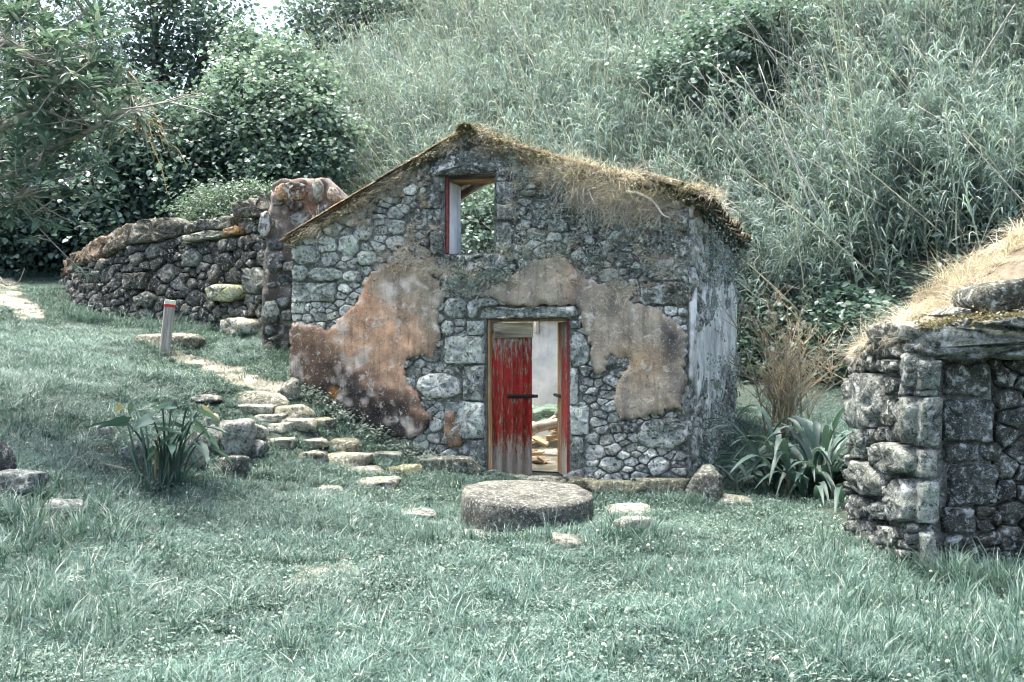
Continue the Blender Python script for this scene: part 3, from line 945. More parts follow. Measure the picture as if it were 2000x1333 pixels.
for k in range(npl):
    a, b = sorted((sg * (.004 + k * LWD / npl), sg * (.004 + (k + 1) * LWD / npl - .002)))
    mb = MB(); box(mb, a, b, -.018 + .002 * (k % 2), .018, .012 + random.uniform(0, .006), hh - .04 - random.uniform(0, .01), bev=.002)
    obj('plank', mb.mesh('plank'), M['red'], ll)
mb = MB(); box(mb, .02, LWD + .012, -.046, -.020, hh - .205, hh - .045, jit=.003)
pb = obj('patch_board', mb.mesh('patch_board'), M['wood_pale'], ll); pb['label'] = 'pale bare board nailed across the top of the red leaf'
for (nx_, nz_) in ((.045, hh - .16), (.045, hh - .09), (.43, hh - .15), (.44, hh - .08)):
    mb = MB(); tube(mb, [(nx_, -.046, nz_), (nx_, -.052, nz_)], .006, 6)
    obj('nail', mb.mesh('nail'), M['iron'], ll)
mb = MB(); box(mb, .17, .47, -.030, -.020, .86, .90, bev=.003); tube(mb, [(.47, -.026, .88), (.51, -.026, .88)], .018, 8)
obj('hasp', mb.mesh('hasp'), M['iron'], ll)
rl, sg = leaf(1, 63)
for k in range(npl):
    a, b = sorted((sg * (.004 + k * LWD / npl), sg * (.004 + (k + 1) * LWD / npl - .003)))
    mb = MB(); box(mb, a, b, -.02 + .002 * (k % 2), .02, .012 + random.uniform(0, .012), hh - .03, bev=.004)
    obj('plank', mb.mesh('plank'), M['red'] if k < 2 else M['wood_warm'], rl)
mb = MB(); box(mb, -.52, -.22, -.034, -.022, .86, .90, bev=.003); tube(mb, [(-.52, -.028, .88), (-.55, -.028, .88)], .018, 8)
obj('hasp', mb.mesh('hasp'), M['iron'], rl)
mb = MB(); tube(mb, [(-.40, -.022, .68), (-.40, -.05, .68), (-.385, -.055, .66)], .012, 8)
obj('latch', mb.mesh('latch'), M['root'], rl)
me, c_ = stone_mesh([(-hw - .06, -.10), (hw + .05, -.10), (hw + .03, .34), (-hw - .03, .34)], lambda p, q, h: (p, q, h), .02, .12, n=20, rnd=1, jit=.01, flat=True)
obj('threshold', me, M['stone_ground'], door, Vector(c_) + Vector((0, 0, -.03)), (.46, .44, .38))

# roof: left slope remnant on rafters, right verge and eave tiles, ridge
ridge_u, ridge_v = FA(912, 254)
eaveL = FA(550, 470)
eaveR = (.17, 3.09)
def slope_pt(a, b, t): return (a[0] + (b[0] - a[0]) * t, a[1] + (b[1] - a[1]) * t)
RL = (ridge_u, ridge_v)
Ls = math.hypot(RL[0] - eaveL[0], RL[1] - eaveL[1]); angL = math.atan2(RL[1] - eaveL[1], RL[0] - eaveL[0])
roof = bpy.data.objects.new('roof', None); COL.objects.link(roof); roof.parent = house; roof.location = (RL[0], 0, RL[1])
def on_left(t, lift):   # t along slope from the ridge down (metres); returns offset from the roof origin
    return (-math.cos(angL) * t - math.sin(angL) * lift, -math.sin(angL) * t + math.cos(angL) * lift)
def slope_box(name, t0, t1, y0, y1, l0, l1, m, side=-1, ang=None):
    mb = MB(); box(mb, t0, t1, y0, y1, l0, l1, jit=.003, bev=.006)
    me = mb.mesh(name)
    o = obj(name, me, m, roof)
    o.rotation_euler = (0, math.pi - angL if side < 0 else ang, 0) if False else (0, 0, 0)
    co = np.empty(len(me.vertices) * 3, np.float32); me.vertices.foreach_get('co', co); co = co.reshape(-1, 3)
    A = angL if side < 0 else ang
    x = (-1 if side < 0 else 1) * (math.cos(A) * co[:, 0]) + (-1 if side < 0 else 1) * math.sin(A) * co[:, 2]
    z = -math.sin(A) * co[:, 0] + math.cos(A) * co[:, 2]
    co[:, 0] = x; co[:, 2] = z
    me.vertices.foreach_set('co', co.ravel()); me.update(); fix_normals(me)
    return o
ROOF_D = 1.78
for k in range(4):
    y = .52 + k * .385
    slope_box('rafter', .05, Ls + .02, y, y + .075, -.13, -.03, M['wood_dark'])
nb_ = 15
for k in range(nb_):
    t0 = .02 + k * Ls / nb_
    slope_box('roof_board', t0, t0 + Ls / nb_ - .008, -.06, ROOF_D + random.uniform(-.03, .05), -.028, -.002, M['wood_orange'])
def tile_mesh(L=.42, w=.20, th=.014, arch=.075):
    """barrel tile running along +x (down slope), arched in y"""
    V, F = [], []
    seg, rows = 8, 3
    for i in range(rows):
        x = L * i / (rows - 1)
        ww = w * (1 - .16 * (1 - i / (rows - 1)))
        for lay in (0, 1):
            for j in range(seg + 1):
                a = math.pi * j / seg
                V.append((x, -math.cos(a) * (ww / 2 - lay * th), math.sin(a) * (arch - lay * th)))
    st = 2 * (seg + 1)
    for i in range(rows - 1):
        for lay in (0, 1):
            for j in range(seg):
                a = i * st + lay * (seg + 1) + j
                q = (a, a + 1, a + 1 + st, a + st) if lay else (a, a + st, a + 1 + st, a + 1)
                F += [(q[0], q[1], q[2]), (q[0], q[2], q[3])]
        for j in (0, seg):
            a, b = i * st + j, i * st + seg + 1 + j
            F += [(a, b, b + st), (a, b + st, a + st)]
    for i in (0, rows - 1):
        for j in range(seg):
            a = i * st + j; b = a + seg + 1
            F += [(a, a + 1, b + 1), (a, b + 1, b)]
    me = mesh_np('tile', V, F, smooth=False); fix_normals(me)
    return me
TILE = tile_mesh()
def place_tile(x, y, z, ang, side, yaw=0, sx=1.0, color=(.26, .16, .09)):
    o = obj('tile', TILE, M['tile'], roof, (x, y, z), color)
    o.rotation_mode = 'XYZ'
    o.rotation_euler = (random.uniform(-.05, .05), ang if side > 0 else ang, (0 if side > 0 else math.pi) + yaw + random.uniform(-.04, .04))
    o.scale = (sx, 1, 1)
    return o
for k in range(7):            # left verge, mostly only its edge is seen
    t = .12 + k * .33
    x, z = on_left(t, .0)
    for y in (.0, .42, .84, 1.26):
        o = place_tile(x, y, z, angL, -1, color=lerp((.22, .13, .07), (.12, .11, .08), random.random()))
        o.scale = (1, .95, .4)
RE = (eaveR[0] - RL[0], eaveR[1] - RL[1])
angR = math.atan2(-RE[1], RE[0]); LsR = math.hypot(*RE)
for k in range(7):
    t0 = .02 + k * .36
    if t0 > LsR - .5: break
    slope_box('roof_board', t0, t0 + .33, -.05, .55, -.10, -.07, M['wood_dark'], side=1, ang=angR)
for k in range(4):            # right verge tiles near the ridge
    t = .14 + k * .34
    o = place_tile(math.cos(angR) * t, .02, -math.sin(angR) * t - .03, angR, 1, color=(.30, .20, .11)); o.scale = (1, .95, .5)
ny_t = 24
for k in range(ny_t):
    y = -.02 + k * (DEPTH + .05) / (ny_t - 1)
    for c_k in range(2):
        t = LsR - .36 - c_k * .33 + random.uniform(-.03, .03)
        o = place_tile(math.cos(angR) * t, y, -math.sin(angR) * t - .02 * (1 - c_k) + random.uniform(-.012, .012) - .06 * math.sin(k * .8) * .3, angR, 1, color=lerp((.20, .15, .09), (.09, .09, .07), random.random()))
        if c_k == 0 and k % 1 == 0:
            o2 = place_tile(math.cos(angR) * (t - .03), y + .1, -math.sin(angR) * t - .065, angR, 1, color=(.10, .09, .07))
            o2.rotation_euler.x += math.pi; o2.scale = (1, .9, .6)
slope_box('eave_board', LsR - .62, LsR - .12, .0, DEPTH, -.15, -.11, M['wood_dark'], side=1, ang=angR)
for k in range(9):
    slope_box('rafter_end', LsR - .6, LsR - .02, .05 + k * .58, .13 + k * .58, -.22, -.152, M['wood_dark'], side=1, ang=angR)
for k in range(4):            # ridge tiles
    o = obj('ridge_tile', TILE, M['tile'], roof, (.02, -.14 + k * .38, -.035), (.34, .29, .18))
    o.rotation_euler = (0, .0, math.pi / 2); o.scale = (1.05, 1.35, 1.25)
print('front stones', nfs, 'side', len(side_cells))

# ------------------------------------------------------------------ drystone wall
cw = [(600, 12.9, 668, 400), (520, 13.5, 662, 418), (480, 13.95, 656, 424), (400, 14.5, 642, 452), (340, 14.85, 632, 456), (250, 15.3, 626, 478), (200, 15.75, 620, 498), (165, 16.3, 606, 515), (145, 17.0, 588, 528), (132, 18.0, 566, 540), (126, 19.5, 552, 545)]
base_pts = spline([Vector((W(px, yb, d).x, W(px, yb, d).y, W(px, yb, d).z)) for px, d, yb, yt in cw], 8)
top_pts = spline([W(px, yt, d) for px, d, yb, yt in cw], 8)
BP = np.array([tuple(p) for p in base_pts]); TP = np.array([tuple(p) for p in top_pts])
S_ = np.concatenate([[0], np.cumsum(np.hypot(*(BP[1:, :2] - BP[:-1, :2]).T))])
SMAX = S_[-1]
tan = np.gradient(BP[:, :2], S_, axis=0); tan /= np.linalg.norm(tan, axis=1, keepdims=True)
NRM = np.stack([-tan[:, 1], tan[:, 0]], 1)
if NRM[5] @ np.array([0, -1]) < 0: NRM = -NRM
wbase = Vector(BP[len(BP) // 3])
def wmap(s, z, h):
    x = np.interp(s, S_, BP[:, 0]); y = np.interp(s, S_, BP[:, 1])
    nx_ = np.interp(s, S_, NRM[:, 0]); ny_ = np.interp(s, S_, NRM[:, 1])
    bat = .10 * (z - np.interp(s, S_, BP[:, 2]))        # battered face
    return (x + nx_ * (h - bat) - wbase.x, y + ny_ * (h - bat) - wbase.y, z - wbase.z)
px_s = [c[0] for c in cw][::-1]
def SW(px, py):
    """photo point on the curved wall -> (s, z)"""
    pp = BP[:, 0] / BP[:, 1] * FPX + CX
    s = np.interp(px, pp[::-1], S_[::-1])
    d = np.interp(s, S_, BP[:, 1])
    return (float(s), EYE - (py - CY) / FPX * d)
dw = thing('drystone_wall', 'curved wall of dark loose stones with lichened top, left of the house', 'wall', wbase)
out = [(s, z - .25) for s, z in zip(S_[::3], BP[::3, 2])] + [(s, z + .03) for s, z in zip(S_[::-3], TP[::-3, 2])]
V, F, C = sheet(out, [], .16, wmap, lambda p, q: -.075 + rough_h(p, q, .03, 8), .55)
core = obj('wall_core', mesh_np('wall_core', V, F, C, smooth=False), M['mortar'], dw)
caps = [([(347, 434), (332, 424), (296, 424), (256, 432), (246, 478), (300, 470), (342, 458)], .10, (.22, .20, .17)),
        ([(252, 434), (205, 454), (197, 503), (243, 481)], .10, (.21, .17, .13)), ([(197, 458), (157, 486), (152, 524), (193, 504)], .09, (.23, .16, .11)), ([(151, 490), (134, 508), (128, 546), (148, 528)], .08, (.20, .14, .10)),
        ([(349, 440), (372, 430), (398, 426), (400, 446), (352, 456)], .08, (.17, .165, .15)), ([(402, 430), (425, 420), (440, 420), (440, 444), (404, 448)], .08, (.19, .18, .16)),
        ([(352, 460), (400, 449), (428, 451), (426, 463), (356, 474)], .12, (.38, .37, .33)), ([(430, 447), (458, 440), (462, 456), (432, 462)], .13, (.34, .22, .10)),
        ([(441, 398), (470, 386), (526, 376), (528, 412), (500, 424), (442, 424)], .12, (.21, .19, .17)),
        ([(416, 562), (440, 553), (472, 558), (478, 580), (450, 590), (420, 588)], .22, (.30, .30, .20)), ([(470, 525), (500, 522), (512, 545), (508, 575), (480, 572)], .10, (.20, .21, .20)),
        ([(350, 500), (368, 482), (384, 500), (380, 520), (352, 522)], .09, (.24, .25, .24)), ([(450, 625), (485, 620), (506, 628), (508, 652), (470, 662), (450, 652)], .25, (.27, .26, .22)),
        ([(238, 535), (285, 532), (282, 565), (240, 566)], .10, (.16, .15, .13)), ([(265, 580), (290, 568), (306, 582), (300, 600), (268, 598)], .1, (.17, .17, .155))]
wb = [[SW(*p) for p in c[0]] for c in caps]
for (pts, pr, tone), pl in zip(caps, wb):
    add_stone(dw, pl, wmap, pr, .20, M['stone_dark'] if pr < .2 else M['stone'], tone, n=26, rnd=0, jit=.05, flat=True)
wreg = [(s, z - .05) for s, z in zip(S_[::4], BP[::4, 2])] + [(s, z) for s, z in zip(S_[::-4], TP[::-4, 2])]
wc = rubble(wreg, wb, [.12, .16, .22, .28, .36], 1.25, .006, 8000, sizef=lambda s, z: 1.0)
for c in wc:
    add_stone(dw, c, wmap, random.uniform(.02, .10), .12, M['stone_dark'], grey(.05, .20, .08), n=14, jit=.09)
print('drystones', len(wc))

# pillar / old chimney stack between wall and house
pil = thing('stone_pillar', 'squat rendered stone pillar with pink orange lichen behind the house corner', 'pillar', W(590, 665, 13.1))
po = pil.location.copy()
def at_d(d): return lambda p, q, h: Vector(W(p, q, d)) + Vector((0, -h, 0)) - po
def px_map(d):
    k = d / FPX
    return (lambda p, q, h: Vector(((p), d - h, q)) - po), (lambda pts: [((x - CX) * k, EYE - (y - CY) * k) for x, y in pts])
PD = 13.0
mp, cv = px_map(PD)
pout = ragged(cv([(506, 700), (512, 560), (516, 470), (520, 420), (529, 396), (529, 358), (546, 350), (600, 347), (640, 348), (658, 362), (673, 390), (676, 470), (676, 700)]), .07, .018, 4, 6)
def col_P(p, q):
    a = Vector((p, q, 3)); n = mnoise.noise(a * 2.6) * .5 + mnoise.noise(a * 7) * .4 + mnoise.noise(a * 17) * .25
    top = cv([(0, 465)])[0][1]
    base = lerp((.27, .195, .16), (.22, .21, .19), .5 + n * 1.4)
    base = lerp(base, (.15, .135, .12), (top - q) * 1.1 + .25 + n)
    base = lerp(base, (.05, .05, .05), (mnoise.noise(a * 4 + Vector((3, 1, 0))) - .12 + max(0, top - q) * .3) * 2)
    o_ = cv([(604, 408)])[0]
    base = lerp(base, (.40, .15, .03), 1.2 - math.hypot(p - o_[0], q - o_[1]) / .09 + n)
    return lerp(base, (.50, .49, .45), (mnoise.noise(a * 5 + Vector((9, 4, 0))) - .3) * 2.5)
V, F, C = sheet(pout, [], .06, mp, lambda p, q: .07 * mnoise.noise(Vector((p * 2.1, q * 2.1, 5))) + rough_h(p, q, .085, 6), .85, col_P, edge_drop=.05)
obj('rendered_core', mesh_np('rendered_core', V, F, C), M['plaster'], pil)
for pts, pr, tone in [([(614, 398), (612, 352), (628, 350), (634, 372), (630, 396)], .09, (.33, .32, .29)), ([(640, 395), (642, 366), (656, 366), (668, 388), (666, 398)], .08, (.36, .27, .21)), ([(535, 392), (537, 360), (600, 356), (606, 388), (570, 396)], .08, (.30, .20, .13)),
                      ([(628, 402), (648, 400), (654, 416), (640, 424), (626, 420)], .08, (.11, .11, .11)), ([(507, 440), (516, 412), (530, 412), (532, 445), (522, 466), (508, 460)], .12, (.28, .27, .25)), ([(520, 500), (548, 494), (552, 530), (524, 536)], .08, (.16, .15, .14)), ([(514, 590), (545, 586), (550, 620), (516, 626)], .09, (.30, .30, .28))]:
    add_stone(pil, cv(pts), mp, pr, .25, M['stone'], tone, name='block', n=20, rnd=1, jit=.05, flat=True)

pcells = rubble(cv([(516, 690), (520, 420), (532, 362), (560, 356), (640, 354), (666, 392), (668, 690)]), [cv(b_) for b_ in ([(535, 392), (537, 360), (600, 356), (606, 388)], [(614, 398), (612, 352), (634, 352), (630, 396)], [(640, 395), (642, 366), (668, 388)])], [.14, .18, .24, .30], 1.3, .02, 3000)
for c in pcells:
    if random.random() < .72: add_stone(pil, c, mp, random.uniform(.05, .10), .2, M['stone_dark'], grey(.14, .30, .22), name='stone', n=14, jit=.08)

# ------------------------------------------------------------------ right ruin
RX, RY = 2.78, 6.86
ruin = thing('stone_ruin', 'low ruined stone shelter with a thick lintel at the right edge', 'ruin', (RX, RY, 0))
rs_map = lambda p, q, h: (-h, p - RY, q)                 # side face: p = Y, q = z, towards -x
rf_map = lambda y0: (lambda p, q, h: (p - RX, y0 - RY - h, q))
def RS(px, py):
    a = (px - CX) / FPX
    d = RX / a
    return (d, EYE - (py - CY) / FPX * d)
def RF(px, py, d): return ((px - CX) / FPX * d, EYE - (py - CY) / FPX * d)
mb = MB()
box(mb, .06, .62, .20, 1.32, -.3, 1.50, jit=.01)
obj('wall_core', mb.mesh('wall_core', False), M['mortar'], ruin)
mb = MB(); box(mb, .63, 2.6, .27, 1.2, -.3, 1.5, jit=.01)
obj('wall_core', mb.mesh('wall_core', False), M['mortar'], ruin)
side_h = [([(1664, 735), (1690, 728), (1734, 732), (1734, 838), (1664, 840)], .08, (.27, .275, .27)), ([(1773, 690), (1788, 686), (1788, 755), (1774, 758)], .06, (.30, .31, .30)),
          ([(1766, 775), (1788, 773), (1788, 868), (1768, 862)], .07, (.28, .285, .28)), ([(1706, 868), (1760, 864), (1788, 880), (1788, 930), (1740, 925), (1704, 905)], .09, (.27, .275, .265)),
          ([(1667, 902), (1700, 898), (1738, 925), (1740, 972), (1690, 965), (1667, 945)], .09, (.24, .245, .235)), ([(1749, 940), (1788, 936), (1788, 1022), (1752, 1018)], .09, (.30, .305, .30)),
          ([(1670, 962), (1704, 975), (1704, 1014), (1672, 1012)], .07, (.18, .185, .18)), ([(1710, 978), (1745, 985), (1752, 1016), (1712, 1014)], .07, (.20, .205, .20)), ([(1723, 703), (1768, 702), (1768, 728), (1724, 728)], .07, (.24, .24, .23)),
          ([(1667, 845), (1702, 845), (1702, 896), (1668, 893)], .07, (.24, .25, .24)), ([(1722, 1025), (1760, 1030), (1764, 1070), (1730, 1062)], .07, (.22, .22, .21)), ([(1738, 735), (1765, 735), (1765, 770), (1738, 772)], .06, (.20, .205, .20)), ([(1738, 780), (1763, 780), (1763, 830), (1740, 835)], .06, (.19, .20, .19)),
          ([(1715, 640), (1750, 628), (1786, 634), (1786, 662), (1720, 680)], .08, (.26, .25, .23))]
rb = [[RS(*p) for p in h[0]] for h in side_h]
for (pts, pr, tone), pl in zip(side_h, rb):
    add_stone(ruin, pl, rs_map, pr, .14, M['stone_ruin'], tone, n=24, rnd=1, jit=.03, flat=True)
rc = rubble([(RY + .02, -.02), (RY + .02, 1.62), (7.5, 1.62), (8.14, 1.46), (8.16, -.02)], rb, [.07, .10, .15, .20], 1.3, .003, 5000)
for c in rc: add_stone(ruin, c, rs_map, random.uniform(.03, .08), .12, M['stone_ruin'], grey(.14, .30, .03), n=12)
# front quoins; recessed mossy stones under the lintel, recess shade put into their tones
front_h = [(rect(1791, 703, 1832, 762), .05, (.27, .28, .27)), (rect(1791, 775, 1836, 872), .05, (.28, .285, .28)), (rect(1791, 878, 1826, 932), .05, (.27, .27, .26)), (rect(1791, 938, 1830, 1022), .05, (.30, .31, .30)), ([(1795, 1040), (1818, 1032), (1826, 1100), (1800, 1115)], .08, (.34, .34, .32)), (rect(1791, 762, 1828, 774), .04, (.24, .24, .23))]
for pts, pr, tone in front_h:
    add_stone(ruin, [RF(x, y, RY) for x, y in pts], rf_map(RY), pr, .20, M['stone_ruin'], tone, n=16, jit=.03, flat=True)
rec = [RF(1834, 704, 7.06), RF(1952, 704, 7.06), RF(1952, 1140, 7.06), RF(1834, 1140, 7.06)]
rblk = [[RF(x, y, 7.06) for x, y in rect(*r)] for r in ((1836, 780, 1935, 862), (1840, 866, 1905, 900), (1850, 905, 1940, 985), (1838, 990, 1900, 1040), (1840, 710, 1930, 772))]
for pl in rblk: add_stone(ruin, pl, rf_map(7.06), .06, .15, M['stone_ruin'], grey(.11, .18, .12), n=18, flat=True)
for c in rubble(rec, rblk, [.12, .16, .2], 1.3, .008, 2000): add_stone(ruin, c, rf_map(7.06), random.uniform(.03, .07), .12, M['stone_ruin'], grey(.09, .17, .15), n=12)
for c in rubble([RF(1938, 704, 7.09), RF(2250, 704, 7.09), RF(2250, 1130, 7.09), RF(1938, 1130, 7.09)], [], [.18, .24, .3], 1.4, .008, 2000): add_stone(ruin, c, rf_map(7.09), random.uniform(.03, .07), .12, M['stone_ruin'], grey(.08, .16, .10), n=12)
lint = [(2.76, 1.485), (2.80, 1.67), (3.0, 1.72), (3.4, 1.76), (3.9, 1.80), (5.0, 1.82), (5.0, 1.49), (3.6, 1.487)]
add_stone(ruin, lint, rf_map(6.92), .14, .5, M['stone_ruin'], (.27, .275, .265), name='lintel', n=44, rnd=0, jit=.010, flat=True)
# grassy roof mound
def mound_z(x, y):
    t = max(0, min(1, (y - 6.95) / 1.3)); k = max(0, min(1, (x - 2.85) / 1.6))
    z = 1.57 + .95 * k ** .8 * (.22 + .78 * t) - .30 * max(0, y - 7.6) * (1 - k)
    return z + .07 * mnoise.noise(Vector((x * 2.3, y * 2.3, 0))) + .03 * mnoise.noise(Vector((x * 7, y * 7, 2)))
xs, ys = np.linspace(2.86, 6.2, 34), np.linspace(7.0, 9.6, 28)
Vm = [(x - RX, y - RY, 1.3 if x < 2.9 else mound_z(x, y)) for y in ys for x in xs]
Fm = []
for j in range(len(ys) - 1):
    for i in range(len(xs) - 1):
        if (ys[j + 1] > 8.1 and xs[i] < 3.3) or ys[j + 1] > 9.5: continue
        a = j * len(xs) + i; Fm += [(a, a + 1, a + len(xs) + 1), (a, a + len(xs) + 1, a + len(xs))]
M['straw_soil'] = simple_mat('strawy_soil', (.15, .125, .09), .95, .45, 14)
obj('earth_mound', mesh_np('earth_mound', Vm, Fm), M['straw_soil'], ruin)
mb = MB(); box(mb, .64, 3.3, 1.25, 2.6, -.3, 1.7, jit=.02)
obj('wall_core', mb.mesh('wall_core', False), M['mortar'], ruin)
for pts, tone in (([(1885, 590), (1900, 560), (1960, 545), (2080, 540), (2080, 600), (1900, 612)], (.16, .155, .13)), ([(1840, 615), (1862, 600), (1890, 605), (1888, 622)], (.20, .19, .16))):
    add_stone(ruin, [RF(x, y, 7.15) for x, y in pts], rf_map(7.15), .10, .3, M['stone_ruin'], tone, name='ledge_stone', n=18, jit=.08)

# ------------------------------------------------------------------ loose stones on the ground
import bmesh
_bm = bmesh.new(); bmesh.ops.create_icosphere(_bm, subdivisions=3, radius=1.0)
ICO_V = np.array([v.co[:] for v in _bm.verts]); ICO_F = np.array([[v.index for v in f.verts] for f in _bm.faces]); _bm.free()
STONES = []          # (x, y, r) to keep grass off
def rock(name, label, cat, px, py, wpx, hpx, depth=.8, tone=(.3, .29, .26), pw=.55, top=.0, rz=0, seed=None, d=None, sink=.2, mat='stone_ground', group=None, lumpy=.16, lift=False):
    """px,py = foot of the stone in the photo; sizes in photo pixels"""
    p = hit(px, py) if d is None else Vector((W(px, py, d).x, d, W(px, py, d).z))
    flatkind = name in ('step_stone', 'flat_slab')
    if flatkind: sink = 1.0
    k = p.y / FPX
    w, h = wpx * k / 2 * (1.25 if flatkind else 1.12), hpx * k * (1.12 if flatkind else 1.3)
    dp = w * depth
    V = ICO_V.copy()
    sd = seed if seed is not None else px * 1.37 + py
    rg = np.random.default_rng(int(sd * 10))
    for q in range(13):                      # broken facets
        nn = rg.normal(0, 1, 3)
        if q < 5: nn = np.array([(0, .1, 1), (1, 0, .1), (-1, 0, .1), (0, -1, .15), (0, 1, 0)][q]) + rg.normal(0, .30, 3)
        if q == 0 and name != 'boulder': nn = np.array([rg.normal(0, .05), rg.normal(-.08, .05), 1.0])
        nn /= np.linalg.norm(nn)
        off = .42 if q == 0 and name != 'boulder' else rg.uniform(.50, .78) if q < 5 and pw < .65 else rg.uniform(.66, .90)
        V -= np.maximum(V @ nn - off, 0)[:, None] * nn * .92
    V /= np.abs(V).max(0)
    dn = np.array([.6 * mnoise.noise(Vector(tuple(v * 2.1 + sd))) + .45 * mnoise.noise(Vector(tuple(v * 5 + sd))) + .3 * mnoise.noise(Vector(tuple(v * 11 + sd))) for v in V])
    V = V * (1 + lumpy * 1.1 * dn)[:, None]
    hz = h * (1 + sink) / 2
    V = V * np.array([w, dp, hz]) / 1.0
    V[:, 2] += hz - h * sink
    if top: V[:, 2] += V[:, 0] * top
    c, s = math.cos(rz), math.sin(rz)
    V[:, :2] = V[:, :2] @ np.array([[c, s], [-s, c]])
    tone = (tone[0] * .80, tone[1] * .83, tone[2] * .86)
    o = obj(name, mesh_np(name, V, ICO_F), M[mat], None, (p.x, p.y + dp * .55, gz(p.x, p.y + dp * .55) if d is None else p.z), tone)
    o.location.z = min(o.location.z, p.z + h * .35) if d is None else gz(p.x, p.y)
    if lift: o.location.z = p.z
    STONES.append((p.x, p.y + dp * .55, w, dp))
    return tag(o, label, cat, group)

G1 = 'stones of the steps up to the path'
rock('boulder', 'round boulder at the house corner above the steps', 'stone', 566, 785, 40, 34, .9, (.34, .32, .27), .8, lumpy=.1)
rock('step_stone', 'long kerb stone at the top of the steps, ending at the round boulder', 'stone', 505, 790, 90, 32, .55, (.46, .42, .33), .45, group=G1)
rock('step_stone', 'small dark stone at the left end of the top kerb', 'stone', 478, 785, 36, 24, .7, (.20, .17, .12), .6, group=G1)
rock('step_stone', 'broad step stone just below the top kerb, right of its pale flat neighbour', 'stone', 562, 815, 82, 26, .6, (.38, .34, .26), .5, group=G1)
rock('step_stone', 'pale flat step stone left of the broad second step', 'stone', 494, 808, 66, 18, .8, (.48, .44, .37), .5, group=G1)
rock('step_stone', 'bright flat step stone in the middle of the steps', 'stone', 576, 838, 64, 22, .7, (.52, .48, .40), .5, group=G1)
rock('step_stone', 'brownish step stone close to the wall, beside the bright flat one', 'stone', 624, 834, 52, 20, .7, (.34, .30, .22), .5, group=G1)
rock('step_stone', 'pale low slab left of the bright flat step', 'stone', 540, 842, 50, 14, .8, (.50, .47, .40), .5, group=G1)
rock('step_stone', 'mossy humped stone on the right of the lower steps', 'stone', 668, 884, 62, 36, .7, (.32, .29, .20), .6, group=G1)
rock('step_stone', 'thin pale tread left of the mossy humped stone', 'stone', 606, 872, 54, 12, .8, (.55, .51, .44), .45, group=G1)
rock('step_stone', 'long curved lower step with a bright top edge', 'stone', 668, 908, 96, 22, .5, (.40, .36, .28), .5, group=G1)
rock('step_stone', 'brown stone at the left end of the long curved lower step', 'stone', 610, 903, 52, 26, .7, (.33, .29, .22), .6, group=G1)
rock('step_stone', 'grey flat stone below the plaster wall, right of the lower step', 'stone', 752, 898, 66, 18, .6, (.33, .32, .28), .5, group=G1)
rock('step_stone', 'flat grey stone against the wall foot near the doorway', 'stone', 826, 902, 46, 16, .6, (.28, .28, .25), .5, group=G1)
rock('step_stone', 'mossy olive stone at the foot of the steps', 'stone', 785, 930, 66, 30, .6, (.24, .22, .11), .6, group=G1)
rock('step_stone', 'bright flat slab lowest of the steps, in the grass', 'stone', 740, 952, 74, 20, .8, (.55, .50, .42), .45, group=G1)
G2 = 'stones beside the lily clump'
rock('step_stone', 'flat grey slab bridging the lower steps and the mossy olive stone', 'stone', 712, 925, 70, 16, .8, (.36, .34, .29), .5, group=G1)
rock('step_stone', 'low brown slab in the grass left of the middle steps', 'stone', 545, 872, 62, 14, .8, (.36, .33, .27), .5, group=G1)
rock('step_stone', 'thin grey tread tucked under the broad second step', 'stone', 530, 822, 60, 12, .8, (.42, .39, .33), .5, group=G1)
rock('boulder', 'largest grey boulder with pale top right of the lily clump', 'stone', 450, 895, 84, 54, .8, (.38, .36, .33), .62, top=.25, group=G2, lumpy=.22)
rock('boulder', 'rounded grey boulder leaning on the largest one by the lily', 'stone', 398, 890, 58, 44, .8, (.30, .29, .26), .7, group=G2)
rock('boulder', 'flat topped pale stone right of the largest boulder', 'stone', 496, 862, 50, 24, .8, (.48, .45, .38), .5, group=G2)
rock('boulder', 'low grey rock in the grass below the largest boulder', 'stone', 485, 892, 58, 22, .8, (.40, .39, .36), .6, group=G2)
rock('boulder', 'dark hollow-sided stone below the rounded boulder', 'stone', 452, 936, 60, 40, .7, (.30, .28, .24), .6, group=G2)
rock('boulder', 'grey stone half hidden behind the lily stems', 'stone', 372, 925, 56, 40, .7, (.30, .29, .27), .6, group=G2)
rock('boulder', 'pale blue-grey stone on the left of the lily clump', 'stone', 252, 902, 48, 26, .8, (.44, .45, .46), .6, group=G2)
rock('boulder', 'small pale stone between the rounded boulder and the grass slope', 'stone', 412, 838, 34, 22, .8, (.40, .38, .34), .6, group=G2)
rock('boulder', 'flat grey stone lying in the grass above the lily clump', 'stone', 190, 858, 46, 20, .8, (.32, .32, .30), .6, group=G2)
rock('boulder', 'pinkish flat stone in turf left of the steps', 'stone', 400, 790, 54, 12, .8, (.44, .40, .36), .5, group=G2)
rock('flat_slab', 'wide flat slab lying behind the trail post', 'stone', 322, 672, 96, 20, .8, (.42, .37, .29), .45)
rock('boulder', 'small tan rock right of the flat slab and trail post', 'stone', 375, 684, 46, 22, .8, (.40, .35, .27), .6)
G3 = 'stones along the wall foot'
rock('footing_stone', 'long mossy footing stone left of the doorstep', 'stone', 878, 950, 108, 34, .35, (.20, .20, .16), .4, group=G3, d=10.62)
rock('footing_stone', 'mossy footing stone directly right of the doorstep', 'stone', 1138, 955, 62, 32, .5, (.22, .20, .13), .5, group=G3, d=10.25)
rock('footing_stone', 'mossy footing slab in the middle of the right wall foot', 'stone', 1198, 964, 88, 32, .4, (.26, .24, .17), .4, group=G3, d=10.15)
rock('footing_stone', 'longest footing slab along the right wall foot', 'stone', 1292, 976, 104, 36, .4, (.24, .22, .16), .4, group=G3, d=10.0)
rock('boulder', 'squat grey boulder at the right front corner of the house', 'stone', 1384, 980, 76, 54, .8, (.27, .26, .23), .6)
